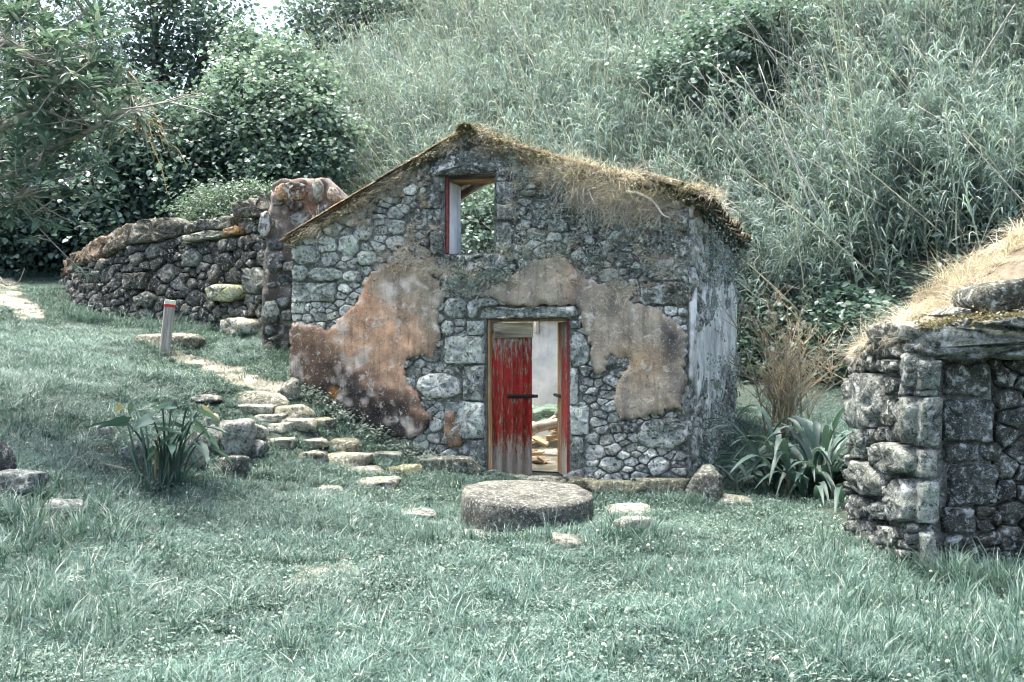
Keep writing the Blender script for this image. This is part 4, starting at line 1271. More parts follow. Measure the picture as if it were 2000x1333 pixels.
rock('flat_slab', 'small flat stone in the grass right of the corner boulder', 'stone', 1436, 986, 66, 20, .8, (.36, .33, .27), .45)
G4 = 'stones around the millstone'
rock('flat_slab', 'pale flat stone right behind the millstone', 'stone', 1226, 1006, 74, 22, .9, (.50, .46, .42), .45, group=G4)
rock('stone_block', 'cut square block with a bright top right of the millstone', 'stone', 1240, 1048, 74, 38, .8, (.46, .43, .39), .32, group=G4, lumpy=.08)
rock('flat_slab', 'low pale rock in the grass in front of the millstone', 'stone', 1126, 1072, 90, 28, .7, (.48, .44, .38), .7, group=G4, top=-.2)
rock('flat_slab', 'thin pale slab at the front left of the millstone', 'stone', 922, 1052, 76, 16, .7, (.46, .44, .40), .45, group=G4)
rock('flat_slab', 'flat pale stone in the grass left of the millstone', 'stone', 808, 1014, 80, 22, .8, (.50, .47, .44), .5, group=G4)
rock('flat_slab', 'smaller flat stone in the grass left of the bright slab', 'stone', 640, 962, 50, 14, .8, (.46, .42, .36), .5, group=G4)
G5 = 'rocks at the left edge'
rock('boulder', 'flat grey rock stacked on top at the left edge', 'stone', 26, 958, 90, 34, .8, (.26, .27, .27), .5, group=G5, d=6.9, lift=True)
rock('boulder', 'upright dark rock at the very left edge', 'stone', -2, 935, 44, 60, .9, (.14, .14, .14), .5, group=G5, d=7.1, lift=True)
rock('boulder', 'dark lower rock under the flat one at the left edge', 'stone', 10, 1010, 70, 60, .8, (.13, .13, .13), .5, group=G5, d=6.85, lift=True)
rock('boulder', 'pale half buried rock in the grass right of the left edge rocks', 'stone', 110, 1012, 90, 26, .8, (.34, .34, .34), .6, group=G5)

# millstone
mc = hit(1031, 1046)
mw = 262 * mc.y / FPX / 2 * 1.045
ms = thing('millstone', 'thick round millstone lying in the grass before the door', 'millstone', (mc.x, mc.y + mw * .93, mc.z - .04))
ms.rotation_euler = (math.radians(2.6), math.radians(1.2), 0)
n = 56
prof = [(.0, -.02), (.96, -.02), (1.0, .05), (1.005, .20), (1.0, .292), (.982, .316), (.80, .322), (.55, .318), (.25, .322)]
V, F = [], []
for r, z in prof[1:]:
    for j in range(n):
        a = 2 * math.pi * j / n
        w = 1 + .03 * mnoise.noise(Vector((math.cos(a) * 2.5, math.sin(a) * 2.5, z * 4))) + .010 * mnoise.noise(Vector((math.cos(a) * 9, math.sin(a) * 9, z * 12)))
        if z > .25: w -= .035 * max(0, mnoise.noise(Vector((math.cos(a) * 5, math.sin(a) * 5, 2))) - .1)
        V.append((math.cos(a) * r * mw * w, math.sin(a) * r * mw * w, z + .022 * mnoise.noise(Vector((math.cos(a) * r * 4, math.sin(a) * r * 4, 3)))))
V.append((0, 0, .322)); V.append((0, 0, -.02))
for k in range(len(prof) - 2):
    for j in range(n):
        a, b = k * n + j, k * n + (j + 1) % n
        F += [(a, b, b + n), (a, b + n, a + n)]
k = (len(prof) - 2) * n
for j in range(n): F += [(k + j, k + (j + 1) % n, len(V) - 2), ((j + 1) % n, j, len(V) - 1)]
M['millstone'] = stone_mat('millstone', .64, .78, (.5, .5, .48), grain=1.4)
obj('disc', mesh_np('disc', V, F), M['millstone'], ms, None, (.19, .185, .17))
STONES.append((ms.location.x, ms.location.y, mw * .97, mw * .97))

# trail post
tp = hit(321, 694)
post = thing('trail_post', 'leaning square wooden trail post with a red band near its top', 'post', tp)
k = tp.y / FPX
ph = 108 * k; pw_ = 10.0 * k
mb = MB(); box(mb, -pw_, pw_, -pw_, pw_, -.2, ph, bev=.012, jit=.002)
obj('shaft', mb.mesh('shaft', False), M['wood_grey'], post)
mb = MB(); box(mb, -pw_ - .003, pw_ + .003, -pw_ - .003, pw_ + .003, ph * .865, ph * .915, bev=.002)
obj('painted_band', mb.mesh('painted_band', False), M['band_red'], post)['label'] = 'red painted band'
mb = MB(); box(mb, -pw_ - .002, pw_ + .002, -pw_ - .002, pw_ + .002, ph * .917, ph * .975, bev=.002)
obj('painted_band', mb.mesh('painted_band', False), M['band_pale'], post)['label'] = 'pale yellowish painted band'
post.rotation_euler = (math.radians(-2), math.radians(6), math.radians(22))

# ------------------------------------------------------------------ foliage helpers
def leaf_template(L=1.0, w=.5, fold=.12, curl=.15, pts=3):
    """leaf along +x, width in y, normal +z; tri list"""
    V, F = [(0, 0, 0)], []
    xs = [i / (pts + 1) for i in range(1, pts + 1)]
    for x in xs:
        ww = w / 2 * math.sin(math.pi * x ** .8) ** .8
        z = -curl * x * x
        V += [(x * L, -ww, z + fold * ww), (x * L, 0, z), (x * L, ww, z + fold * ww)]
    V.append((L, 0, -curl))
    F += [(0, 1, 2), (0, 2, 3)]
    for i in range(pts - 1):
        a = 1 + i * 3
        F += [(a, a + 3, a + 4), (a, a + 4, a + 1), (a + 1, a + 4, a + 5), (a + 1, a + 5, a + 2)]
    a = 1 + (pts - 1) * 3; e = len(V) - 1
    F += [(a, e, a + 1), (a + 1, e, a + 2)]
    return np.array(V, float), np.array(F)
BROAD = (np.array([(0, 0, 0), (.25, -.42, .05), (.30, 0, 0), (.25, .42, .05), (.68, -.33, .0), (.68, .33, .0), (1, 0, -.15)], float), np.array([(0, 1, 2), (0, 2, 3), (1, 4, 2), (2, 5, 3), (2, 4, 6), (2, 6, 5)]))
SMALL = (np.array([(0, 0, 0), (.5, -.28, .06), (.5, .28, .06), (1, 0, -.1)], float), np.array([(0, 1, 3), (0, 3, 2)]))

def frames(n, up=.5, dirs=None):
    """random leaf frames: x axis random, z biased upward"""
    z = RNG.normal(0, 1, (n, 3)); z[:, 2] = np.abs(z[:, 2]) + up * 1.6
    z /= np.linalg.norm(z, axis=1, keepdims=True)
    x = RNG.normal(0, 1, (n, 3)) if dirs is None else dirs + RNG.normal(0, .35, (n, 3))
    x[:, 2] -= .35
    x -= (x * z).sum(1, keepdims=True) * z
    x /= np.linalg.norm(x, axis=1, keepdims=True) + 1e-9
    y = np.cross(z, x)
    return np.stack([x, y, z], axis=2)      # columns

def scatter_leaves(name, tpl, pos, R, size, cols):
    tv, tf = tpl
    n, k = len(pos), len(tv)
    V = np.einsum('nij,kj->nki', R, tv) * size[:, None, None] + pos[:, None, :]
    F = tf[None] + (np.arange(n) * k)[:, None, None]
    C = np.repeat(cols, k, axis=0)
    return mesh_np(name, V.reshape(-1, 3), F.reshape(-1, 3), C, smooth=False)

def palette(n, a, b, pale=None, ppale=.0):
    t = RNG.random((n, 1))
    c = np.array(a) * (1 - t) + np.array(b) * t
    if pale is not None:
        m_ = RNG.random(n) < ppale
        c[m_] = np.array(pale) * RNG.uniform(.7, 1.1, (m_.sum(), 1))
    return c

LG_D, LG_L = (.030, .060, .052), (.105, .165, .135)
def tree(label, cat, base, blobs, nleaf, lsize, ca=LG_D, cb=LG_L, tpl=BROAD, trunk_r=.16, ntwig=None, up=.5, limbs=None, spread=.20, name='tree', group=None, bark='bark', pale=None, ppale=0, shell=.5):
    """blobs: (px, py, d, half width px, half height px, half depth m)"""
    base = Vector(base)
    t = thing(name, label, cat, base, 0, group)
    mbt, mbb = MB(), MB()
    cents = []
    for px, py, d, rx, ry, rd in blobs:
        cents.append((W(px, py, d), rx * d / FPX, rd, ry * d / FPX))
    tot = sum((c[1] * c[2] * c[3]) ** .7 for c in cents)
    fork = base.lerp(sum((c[0] for c in cents), Vector()) / len(cents), .45)
    fork.x = base.x * .6 + fork.x * .4
    tr_pts = spline([base - Vector((0, 0, .3)), base.lerp(fork, .5) + Vector((random.uniform(-.15, .15), 0, .1)), fork], 5)
    tube(mbt, [p - base for p in tr_pts], np.linspace(trunk_r * 1.25, trunk_r * .75, len(tr_pts)), 9)
    POS = []; DIR = []
    for c, a, b, h in cents:
        n = max(40, int(nleaf * (a * b * h) ** .7 / tot))
        mid = fork.lerp(c, .55) + Vector((random.uniform(-.3, .3), random.uniform(-.3, .3), .25))
        lp = bez(fork, mid, c, 7)
        tube(mbb, [p - base for p in lp], np.linspace(trunk_r * .6, trunk_r * .16, len(lp)), 6)
        nt_ = max(8, n // 14)
        for i in range(nt_):
            v = RNG.normal(0, 1, 3); v /= np.linalg.norm(v)
            rr = shell + (1 - shell) * RNG.random() ** .7
            lump = 1 + .6 * mnoise.noise(Vector((v[0] * 2.2 + c.x, v[1] * 2.2 + c.y, v[2] * 2.2))) + .4 * mnoise.noise(Vector((v[0] * 5 + c.x, v[1] * 5 + c.y, v[2] * 5)))
            if RNG.random() < .12: lump *= RNG.uniform(1.05, 1.4)
            tip = c + Vector((v[0] * a * rr * lump, v[1] * b * rr * lump, v[2] * h * rr * lump))
            if i % 5 == 0:
                st_ = lp[random.randint(4, 7)]
                bp = bez(st_, st_.lerp(tip, .5) + Vector((random.uniform(-.2, .2), random.uniform(-.2, .2), random.uniform(0, .25))), tip, 4)
                tube(mbb, [p - base for p in bp], np.linspace(trunk_r * .14 + .006, .005, len(bp)), 4, cap=False)
            m_ = 14
            q = RNG.normal(0, 1, (m_, 3)) * np.array([spread, spread, spread * .55]) + np.array(tip)
            POS.append(q); DIR.append(np.tile(v, (m_, 1)))
    POS = np.vstack(POS); DIR = np.vstack(DIR)
    n = len(POS)
    cols = palette(n, ca, cb, pale, ppale)
    # whole twigs differ a little in tint
    tw = np.repeat(RNG.uniform(.7, 1.25, (n // 14 + 1, 1)), 14, axis=0)[:n]
    cols = cols * tw
    me = scatter_leaves('crown', tpl, POS - np.array(base), frames(n, up, DIR * .6), lsize * RNG.uniform(.65, 1.25, n), cols)
    obj('trunk', mbt.mesh('trunk'), M[bark], t)
    obj('branches', mbb.mesh('branches'), M[bark], t)
    obj('crown', me, M['leaf'], t)
    return t

def gb(px, d, extra=0):
    x = (px - CX) / FPX * d
    return (x, d, gz(x, d) + extra)

# ------------------------------------------------------------------ trees
tree('big dark broadleaf tree filling the left behind the drystone wall', 'tree', gb(180, 23), [(60, 420, 22, 130, 120, 1.6), (230, 400, 22, 150, 125, 1.8), (400, 380, 22, 130, 105, 1.6), (500, 330, 22.5, 80, 60, 1.4), (330, 290, 22.5, 150, 90, 1.6), (120, 300, 22.5, 150, 90, 1.6), (500, 385, 21.8, 80, 50, 1.0), (20, 500, 21.5, 90, 45, 1.0)], 62000, .125, (.04, .074, .066), (.165, .245, .212), trunk_r=.3, shell=.45, spread=.28)
tree('tall open tree with crooked limbs against the white sky', 'tree', gb(300, 28), [(300, 90, 27, 150, 90, 1.8), (420, 60, 27, 100, 80, 1.6), (430, 190, 27, 120, 70, 1.6), (560, 165, 26.5, 70, 60, 1.4), (350, 230, 26, 120, 70, 1.5), (500, 215, 26, 80, 60, 1.3), (230, 250, 26, 120, 70, 1.4), (180, 170, 27, 150, 90, 1.6), (80, 80, 27, 140, 120, 1.8), (300, -30, 27, 180, 70, 1.6), (480, 120, 27.5, 70, 60, 1.2)], 17000, .14, (.05, .09, .078), (.18, .26, .22), trunk_r=.28, shell=.15, spread=.38)
tree('bright leafed tree where the left wood meets the reeds', 'tree', gb(575, 24), [(540, 190, 21.5, 60, 45, 1.0), (600, 230, 21.3, 55, 45, 1.0), (520, 265, 21, 70, 45, 1.0), (610, 300, 21.2, 55, 45, 1.0), (550, 330, 20.8, 60, 35, .9), (450, 215, 21.5, 60, 45, 1.0), (660, 255, 21.8, 35, 35, .8), (480, 160, 22, 50, 40, .9), (640, 330, 21, 32, 22, .6), (610, 175, 22, 40, 35, .8), (560, 130, 22.5, 45, 40, .9), (500, 110, 24, 60, 45, 1.)], 26000, .105, (.10, .155, .13), (.27, .36, .30), trunk_r=.2)
tree('hazy grey green tree at the top where sky breaks through', 'tree', gb(640, 33), [(610, 60, 33, 70, 90, 1.8), (680, 110, 33, 80, 90, 1.8), (700, 20, 33, 90, 70, 1.8), (620, 170, 33, 60, 50, 1.4)], 9000, .14, (.10, .15, .135), (.22, .29, .26), trunk_r=.2, shell=.2)
tree('dark gnarled tree on the upper hillside above the gable', 'tree', gb(850, 33), [(760, 60, 32.5, 80, 60, 1.6), (850, 40, 33, 90, 55, 1.6), (700, 160, 31.5, 70, 40, 1.4), (930, 20, 33.5, 70, 40, 1.4)], 10000, .13, (.06, .095, .085), (.17, .23, .205), trunk_r=.25, shell=.25)
tree('spreading leafy tree with forked limbs on the right hillside', 'tree', gb(1540, 23.5), [(1400, 110, 22.5, 120, 80, 1.6), (1320, 150, 22, 90, 60, 1.3), (1480, 60, 22.5, 110, 70, 1.5), (1560, 130, 23, 80, 60, 1.3), (1390, 200, 21.5, 80, 40, 1.1), (1600, 40, 23.5, 90, 60, 1.4)], 17000, .12, (.09, .145, .125), (.24, .33, .29), trunk_r=.2, shell=.25)
tree('dark tree half hidden by reeds at the upper right', 'tree', gb(1800, 30), [(1700, 10, 29, 110, 60, 1.8), (1820, -20, 29, 120, 60, 1.8), (1650, 60, 28, 60, 50, 1.2)], 8000, .14, (.04, .068, .062), (.12, .17, .15), trunk_r=.22, shell=.3)
tree('branchy green tree behind the house seen through the gable window', 'tree', gb(985, 19.2), [(930, 420, 19, 70, 60, 1.0), (1000, 400, 19.3, 60, 60, 1.0), (930, 480, 18.6, 60, 30, .7), (880, 360, 19.4, 60, 40, .9)], 3600, .09, (.12, .18, .15), (.30, .39, .33), trunk_r=.15, shell=.1, spread=.24)
tree('pale yellowish green bush behind the drystone wall', 'bush', gb(440, 19), [(440, 400, 18.6, 45, 32, .6), (400, 420, 18.4, 38, 28, .6), (490, 385, 18.8, 40, 28, .6), (445, 440, 18.2, 60, 40, .6)], 9000, .085, (.08, .125, .095), (.20, .265, .205), tpl=SMALL, trunk_r=.05, name='bush')
tree('low leafy bush at the left edge beyond the path', 'bush', gb(60, 23), [(40, 505, 22.5, 80, 28, .8), (110, 512, 22, 50, 22, .6), (-40, 500, 22, 80, 35, .8)], 6000, .15, (.022, .045, .04), (.07, .11, .095), trunk_r=.06, name='bush')
tree('broadleaf tree standing further left out of the wood', 'tree', gb(-200, 26), [(-240, 300, 25, 180, 180, 2), (-240, 120, 25, 180, 150, 2), (-140, 450, 24, 120, 90, 1.5)], 9000, .22, (.022, .046, .042), (.075, .125, .108), trunk_r=.28)

# ------------------------------------------------------------------ near tree overhanging at the left
nt_base = Vector((-6.9, 9.2, gz(-6.9, 9.2)))
near = thing('overhanging_tree', 'near tree reaching in from the left with pale branches and narrow leaves', 'tree', nt_base)
mbb = MB(); mbt = MB()
tube(mbt, [p - nt_base for p in spline([nt_base - Vector((0, 0, .3)), nt_base + Vector((.15, 0, 1.6)), nt_base + Vector((.1, -.1, 3.2)), nt_base + Vector((.3, 0, 5.0))], 5)], np.linspace(.2, .11, 16), 10)
LEN = leaf_template(1.0, .30, .25, .25, 3)
limbs = [
    [(-420, 430, 9.2), (-150, 400, 8.8), (0, 346, 8.6), (60, 328, 8.6), (105, 285, 8.6), (150, 268, 8.55), (205, 240, 8.5), (232, 215, 8.5)],
    [(-420, 330, 9.2), (-120, 300, 9), (0, 250, 8.8), (70, 215, 8.8), (130, 190, 8.8), (190, 160, 8.8)],
    [(-420, 250, 9.2), (-100, 160, 8.4), (0, 85, 8.2), (60, 110, 8.2), (130, 145, 8.2)],
    [(-420, 200, 9.2), (-100, 60, 9.2), (20, 20, 9.2), (90, -10, 9.2), (160, -60, 9.2)],
    [(-420, 430, 9.2), (-160, 390, 9), (-40, 300, 9), (20, 240, 9), (60, 160, 9), (110, 60, 9)],
    [(-150, 400, 8.8), (-40, 380, 8.4), (20, 388, 8.3), (60, 380, 8.3)],
]
tips = []
for L in limbs:
    P = spline([W(*p) for p in L], 6)
    tube(mbb, [p - nt_base for p in P], np.linspace(.055, .008, len(P)), 6)
    i0 = int(len(P) * .35)
    for _ in range(34):
        q = P[random.randint(i0, len(P) - 1)]
        e = q + Vector((random.gauss(.05, .32), random.gauss(0, .35), random.gauss(.12, .28)))
        B = bez(q, q.lerp(e, .5) + Vector((random.gauss(0, .06), 0, random.gauss(-.05, .06))), e, 4)
        tube(mbb, [p - nt_base for p in B], np.linspace(.008, .003, len(B)), 5, cap=False)
        tips.append((e, (B[-1] - B[-2]).normalized()))
        if random.random() < .6:
            m_ = B[2]; e2 = m_ + Vector((random.gauss(.03, .2), random.gauss(0, .2), random.gauss(.08, .2)))
            tube(mbb, [m_ - nt_base, m_.lerp(e2, .5) - nt_base + Vector((0, 0, .02)), e2 - nt_base], [.006, .005, .003], 4, cap=False)
            tips.append((e2, (e2 - m_).normalized()))
POS, DR, SZ = [], [], []
for e, dr in tips:
    if e.x / e.y * FPX + CX > 285: continue
    n_ = random.randint(12, 18)
    for k in range(n_):
        a = 2.4 * k
        side = Vector((math.cos(a), math.sin(a), random.uniform(-.1, .6)))
        POS.append(e - dr * (.012 * k)); DR.append((side + dr * .7).normalized()); SZ.append(random.uniform(.085, .15))
POS = np.array([tuple(p) for p in POS]); DR = np.array([tuple(p) for p in DR])
zz = np.tile([0, 0, 1.0], (len(DR), 1)) + RNG.normal(0, .25, (len(DR), 3))
zz -= (zz * DR).sum(1, keepdims=True) * DR; zz /= np.linalg.norm(zz, axis=1, keepdims=True)
Rm = np.stack([DR, np.cross(zz, DR), zz], axis=2)
me = scatter_leaves('crown', LEN, POS - np.array(nt_base), Rm, np.array(SZ), palette(len(POS), (.06, .105, .085), (.17, .25, .20), (.34, .38, .32), .08))
obj('trunk', mbt.mesh('trunk'), M['bark_pale'], near); obj('branches', mbb.mesh('branches'), M['bark_pale'], near); obj('crown', me, M['leaf'], near)

def ribbon(mb, pts, widths, side, c, fold=.15):
    """strap leaf along pts"""
    V, F = [], []
    side = Vector(side).normalized()
    for i, p in enumerate(pts):
        t = (Vector(pts[min(i + 1, len(pts) - 1)]) - Vector(pts[max(i - 1, 0)])).normalized()
        s = (side - t * side.dot(t)).normalized(); nn = t.cross(s)
        w = widths[i] / 2
        V += [Vector(p) - s * w + nn * w * fold, Vector(p), Vector(p) + s * w + nn * w * fold]
    for i in range(len(pts) - 1):
        a = i * 3
        F += [(a, a + 1, a + 4), (a, a + 4, a + 3), (a + 1, a + 2, a + 5), (a + 1, a + 5, a + 4)]
    mb.add(np.array([tuple(v) for v in V]), F, c)

# feathery cane hanging over from above at the left
hc_pts = spline([W(60, -120, 9.6), W(140, -10, 9.6), (W(195, 70, 9.5)), W(235, 140, 9.45), W(262, 215, 9.4), W(272, 270, 9.4)], 6)
hc_b = Vector((-6.2, 9.9, gz(-6.2, 9.9)))
hang = thing('hanging_cane', 'feathery cane arching down from the top left with dry brown leaf ends', 'plant', hc_b)
mb = MB(); full = spline([hc_b, hc_b + Vector((.15, 0, 2.5)), W(-60, -190, 9.7)], 6)[:-1] + hc_pts
tube(mb, [p - hc_b for p in full], np.linspace(.02, .004, len(full)), 6)
obj('stem', mb.mesh('stem'), M['bark_pale'], hang)
mb = MB()
for i in range(190):
    k = random.random()
    p = hc_pts[int(k * (len(hc_pts) - 1))]
    L = random.uniform(.22, .5)
    dr = Vector((random.gauss(.25, .55), random.gauss(0, .5), random.gauss(-.05, .35))).normalized()
    pts = [p, p + dr * L * .4, p + dr * L * .75 + Vector((0, 0, -.10 * L / .4)), p + dr * L * .95 + Vector((0, 0, -.26 * L / .4))]
    dry = k > .6 and random.random() < .30
    c = (.42, .30, .17) if dry else tuple(palette(1, (.08, .13, .105), (.20, .28, .23))[0])
    ribbon(mb, [q - hc_b for q in pts], [.008, .016, .012, .002], (random.gauss(0, 1), random.gauss(0, 1), .3), c)
obj('leaves', mb.mesh('leaves', False), M['leaf'], hang)

# ------------------------------------------------------------------ scatter by geometry nodes (uncountable growth only)
def gn_scatter(name, pts, rots, scl, idx, templates, mat, label, cat):
    col = bpy.data.collections.new(name + '_kinds')
    for i, me in enumerate(templates):
        o = bpy.data.objects.new(f'{name}_kind_{i:02d}', me)
        me.materials.append(mat)
        col.objects.link(o)
    me = bpy.data.meshes.new(name)
    n = len(pts)
    me.vertices.add(n)
    me.vertices.foreach_set('co', np.asarray(pts, np.float32).ravel())
    a = me.attributes.new('rot', 'FLOAT_VECTOR', 'POINT'); a.data.foreach_set('vector', np.asarray(rots, np.float32).ravel())
    a = me.attributes.new('scl', 'FLOAT', 'POINT'); a.data.foreach_set('value', np.asarray(scl, np.float32))
    a = me.attributes.new('idx', 'INT', 'POINT'); a.data.foreach_set('value', np.asarray(idx, np.int32))
    me.materials.append(mat)
    o = bpy.data.objects.new(name, me); COL.objects.link(o)
    ng = bpy.data.node_groups.new(name + '_nodes', 'GeometryNodeTree')
    ng.interface.new_socket('Geometry', in_out='INPUT', socket_type='NodeSocketGeometry')
    ng.interface.new_socket('Geometry', in_out='OUTPUT', socket_type='NodeSocketGeometry')
    N = ng.nodes.new
    gi, go = N('NodeGroupInput'), N('NodeGroupOutput')
    ci = N('GeometryNodeCollectionInfo'); ci.inputs['Collection'].default_value = col
    ci.inputs['Separate Children'].default_value = True; ci.inputs['Reset Children'].default_value = True
    ip = N('GeometryNodeInstanceOnPoints'); ip.inputs['Pick Instance'].default_value = True
    def na(nm, dt):
        q = N('GeometryNodeInputNamedAttribute'); q.data_type = dt; q.inputs['Name'].default_value = nm
        return q.outputs['Attribute']
    er = N('FunctionNodeEulerToRotation')
    ng.links.new(na('rot', 'FLOAT_VECTOR'), er.inputs[0])
    ng.links.new(gi.outputs[0], ip.inputs['Points'])
    ng.links.new(ci.outputs[0], ip.inputs['Instance'])
    ng.links.new(na('idx', 'INT'), ip.inputs['Instance Index'])
    ng.links.new(er.outputs[0], ip.inputs['Rotation'])
    ng.links.new(na('scl', 'FLOAT'), ip.inputs['Scale'])
    ng.links.new(ip.outputs[0], go.inputs[0])
    md = o.modifiers.new('scatter', 'NODES'); md.node_group = ng
    return tag(o, label, cat, kind='stuff')

def blade(mb, x, y, L, w, az, lean, c, curve=.6, seg=3):
    d = Vector((math.cos(az), math.sin(az), 0)); s = Vector((-math.sin(az), math.cos(az), 0))
    V, F = [], []
    for i in range(seg):
        t = i / seg
        p = Vector((x, y, 0)) + d * (lean * t + curve * t * t) * L + Vector((0, 0, L * (t - .32 * (lean + curve) * t * t)))
        ww = w * (1 - .55 * t) / 2
        V += [p - s * ww, p + s * ww]
    p = Vector((x, y, 0)) + d * (lean + curve) * L + Vector((0, 0, L * (1 - .40 * (lean + curve))))
    V.append(p)
    for i in range(seg - 1):
        a = 2 * i; F += [(a, a + 1, a + 3), (a, a + 3, a + 2)]
    F.append((2 * seg - 2, 2 * seg - 1, 2 * seg))
    mb.add(np.array([tuple(v) for v in V]), F, c)

def tuft(n, rad, L0, L1, w, ca, cb, pale=None, pp=.0, lean=(.05, .5), curve=(.1, .8)):
    mb = MB()
    cs = palette(n, ca, cb, pale, pp)
    for i in range(n):
        a, r = random.uniform(0, 6.28), rad * math.sqrt(random.random())
        blade(mb, r * math.cos(a), r * math.sin(a), random.uniform(L0, L1), w * random.uniform(.6, 1.3), random.uniform(0, 6.28), random.uniform(*lean), cs[i], random.uniform(*curve))
    return mb.mesh('tuft', False)

# keep-out tests
def keepout(P, pad=0.0, stones=True, paths=True):
    x, y = P[:, 0], P[:, 1]
    dx, dy = x - R0[0], y - R0[1]
    u = dx * CT - dy * ST; v = dx * ST + dy * CT
    bad = (u > UL - pad) & (u < .02 + pad) & (v > -.02 - pad) & (v < DEPTH + pad)
    bad |= (x > RX - .02) & (x < 6.3) & (y > RY + .02) & (y < 9.5)
    # drystone wall band
    pp = np.column_stack([BP[:, 0] - NRM[:, 0] * .25, BP[:, 1] - NRM[:, 1] * .25])
    for i in range(0, len(P), 20000):
        q = P[i:i + 20000]
        dm = np.min(np.hypot(q[:, None, 0] - pp[None, ::2, 0], q[:, None, 1] - pp[None, ::2, 1]), axis=1)
        bad[i:i + 20000] |= dm < .26
    if stones:
        for sx, sy, a, b in STONES:
            bad |= ((x - sx) / (a * .9)) ** 2 + ((y - sy) / (b * .9)) ** 2 < 1
    if paths:
        for pl, live in PATHS:
            ip = inpoly_np(P, pl)
            bad |= ip & (RNG.random(len(P)) > live)
    return bad

GA, GB_, GPALE = (.018, .048, .041), (.112, .195, .163), (.42, .47, .41)
def ring_bad(P, r, **kw):
    bad = keepout(P, **kw)
    for k in range(8):
        bad |= keepout(P + r * np.array([math.cos(k * .785), math.sin(k * .785)]), **kw)
    return bad
def lawn_patch(n, rad, L0, L1, w):
    """one dense patch of turf as a single mesh"""
    r = rad * np.sqrt(RNG.random(n)); a = RNG.uniform(0, 6.283, n)
    bx, by = r * np.cos(a), r * np.sin(a)
    cl = np.array([mnoise.noise(Vector((x * 7, y * 7, rad))) for x, y in zip(bx, by)])
    L = RNG.uniform(L0, L1, n) * (1 + .7 * cl); az = RNG.uniform(0, 6.283, n) ; lean = RNG.uniform(.1, .9, n); cur = RNG.uniform(.1, 1.0, n)
    ww = w * RNG.uniform(.6, 1.4, n)
    dx, dy = np.cos(az), np.sin(az)
    V = np.zeros((n, 5, 3))
    for i, t in enumerate((0, .5, 1)):
        o = (lean * t + cur * t * t) * L
        z = L * (t - .36 * (lean + cur) * t * t)
        px_, py_ = bx + dx * o, by + dy * o
        if i < 2:
            h = ww * (1 - .4 * t) / 2
            V[:, 2 * i] = np.stack([px_ + dy * h, py_ - dx * h, z], 1); V[:, 2 * i + 1] = np.stack([px_ - dy * h, py_ + dx * h, z], 1)
        else: V[:, 4] = np.stack([px_, py_, z], 1)
    F = np.array([(0, 1, 3), (0, 3, 2), (2, 3, 4)])[None] + (np.arange(n) * 5)[:, None, None]
    C = palette(n, GA, GB_, GPALE, .06) * (1 + .5 * cl[:, None])
    return mesh_np('turf', V.reshape(-1, 3), F.reshape(-1, 3), np.repeat(C, 5, axis=0), False)
patch_t = [lawn_patch(3300, .40, .024, .068, .0050) for _ in range(4)] + [lawn_patch(2700, .40, .04, .120, .0050) for _ in range(4)]
def nzv(P): return np.array([mnoise.noise(Vector((p[0] * .8, p[1] * .8, 2))) + .6 * mnoise.noise(Vector((p[0] * 2.6, p[1] * 2.6, 5))) for p in P])
N = 2500
d = RNG.uniform(3.2, 23, N); px = RNG.uniform(-400, 2400, N)
P = np.column_stack([(px - CX) / FPX * d, d])
hillside = (P[:, 1] > 15.5) & (P[:, 0] > -2.5)
bare = np.exp(-(((P[:, 0] + .9) / .8) ** 2 + ((P[:, 1] - 5.9) / 1.1) ** 2))
P = P[~(ring_bad(P, .38, paths=True) | hillside | (RNG.random(N) < bare * .6))]
nz = nzv(P); n = len(P)
e = .25
gxn = -(ground(P + [e, 0]) - ground(P - [e, 0])) / (2 * e); gyn = -(ground(P + [0, e]) - ground(P - [0, e])) / (2 * e)
rot = np.column_stack([-np.arctan(gyn), np.arctan(gxn), np.zeros(n)])
# spin about the patch's own axis first: XYZ euler turns about x, y, z in world order, so compose by hand
from mathutils import Matrix, Euler
rr_ = []
for i in range(n):
    nrm = Vector((gxn[i], gyn[i], 1)).normalized()
    m_ = nrm.to_track_quat('Z', 'Y').to_matrix() @ Matrix.Rotation(random.uniform(0, 6.28), 3, 'Z')
    rr_.append(tuple(m_.to_euler('XYZ')))
tall = (nz + RNG.normal(0, .25, n)) > .05
gn_scatter('grass', np.column_stack([P, ground(P) - .006]), np.array(rr_), np.clip(.95 + .3 * nz, .7, 1.35) * RNG.uniform(.85, 1.15, n), np.where(tall, RNG.integers(4, 8, n), RNG.integers(0, 4, n)), patch_t, M['grass'], 'short teal green grass covering the sloping lawn', 'grass')
# finer tufts where stones, walls and paths interrupt the lawn
lawn_t = [tuft(40, .09, .025, .075, .0052, GA, GB_, GPALE, .07, (.2, .9), (.2, 1.0)) for _ in range(5)]
N = 100000
d = RNG.uniform(4.0, 22, N); px = RNG.uniform(-250, 2250, N)
P = np.column_stack([(px - CX) / FPX * d, d])
hillside = (P[:, 1] > 15.5) & (P[:, 0] > -2.5)
P = P[~(keepout(P) | hillside)]
P = P[ring_bad(P, .46)]
n = len(P)
gn_scatter('grass_edging', np.column_stack([P, ground(P) - .005]), np.column_stack([RNG.normal(0, .12, n), RNG.normal(0, .12, n), RNG.uniform(0, 6.28, n)]), RNG.uniform(.7, 1.25, n), RNG.integers(0, 5, n), lawn_t, M['grass'], 'short grass growing up to the stones, walls and path edges', 'grass')
print('edging', n)

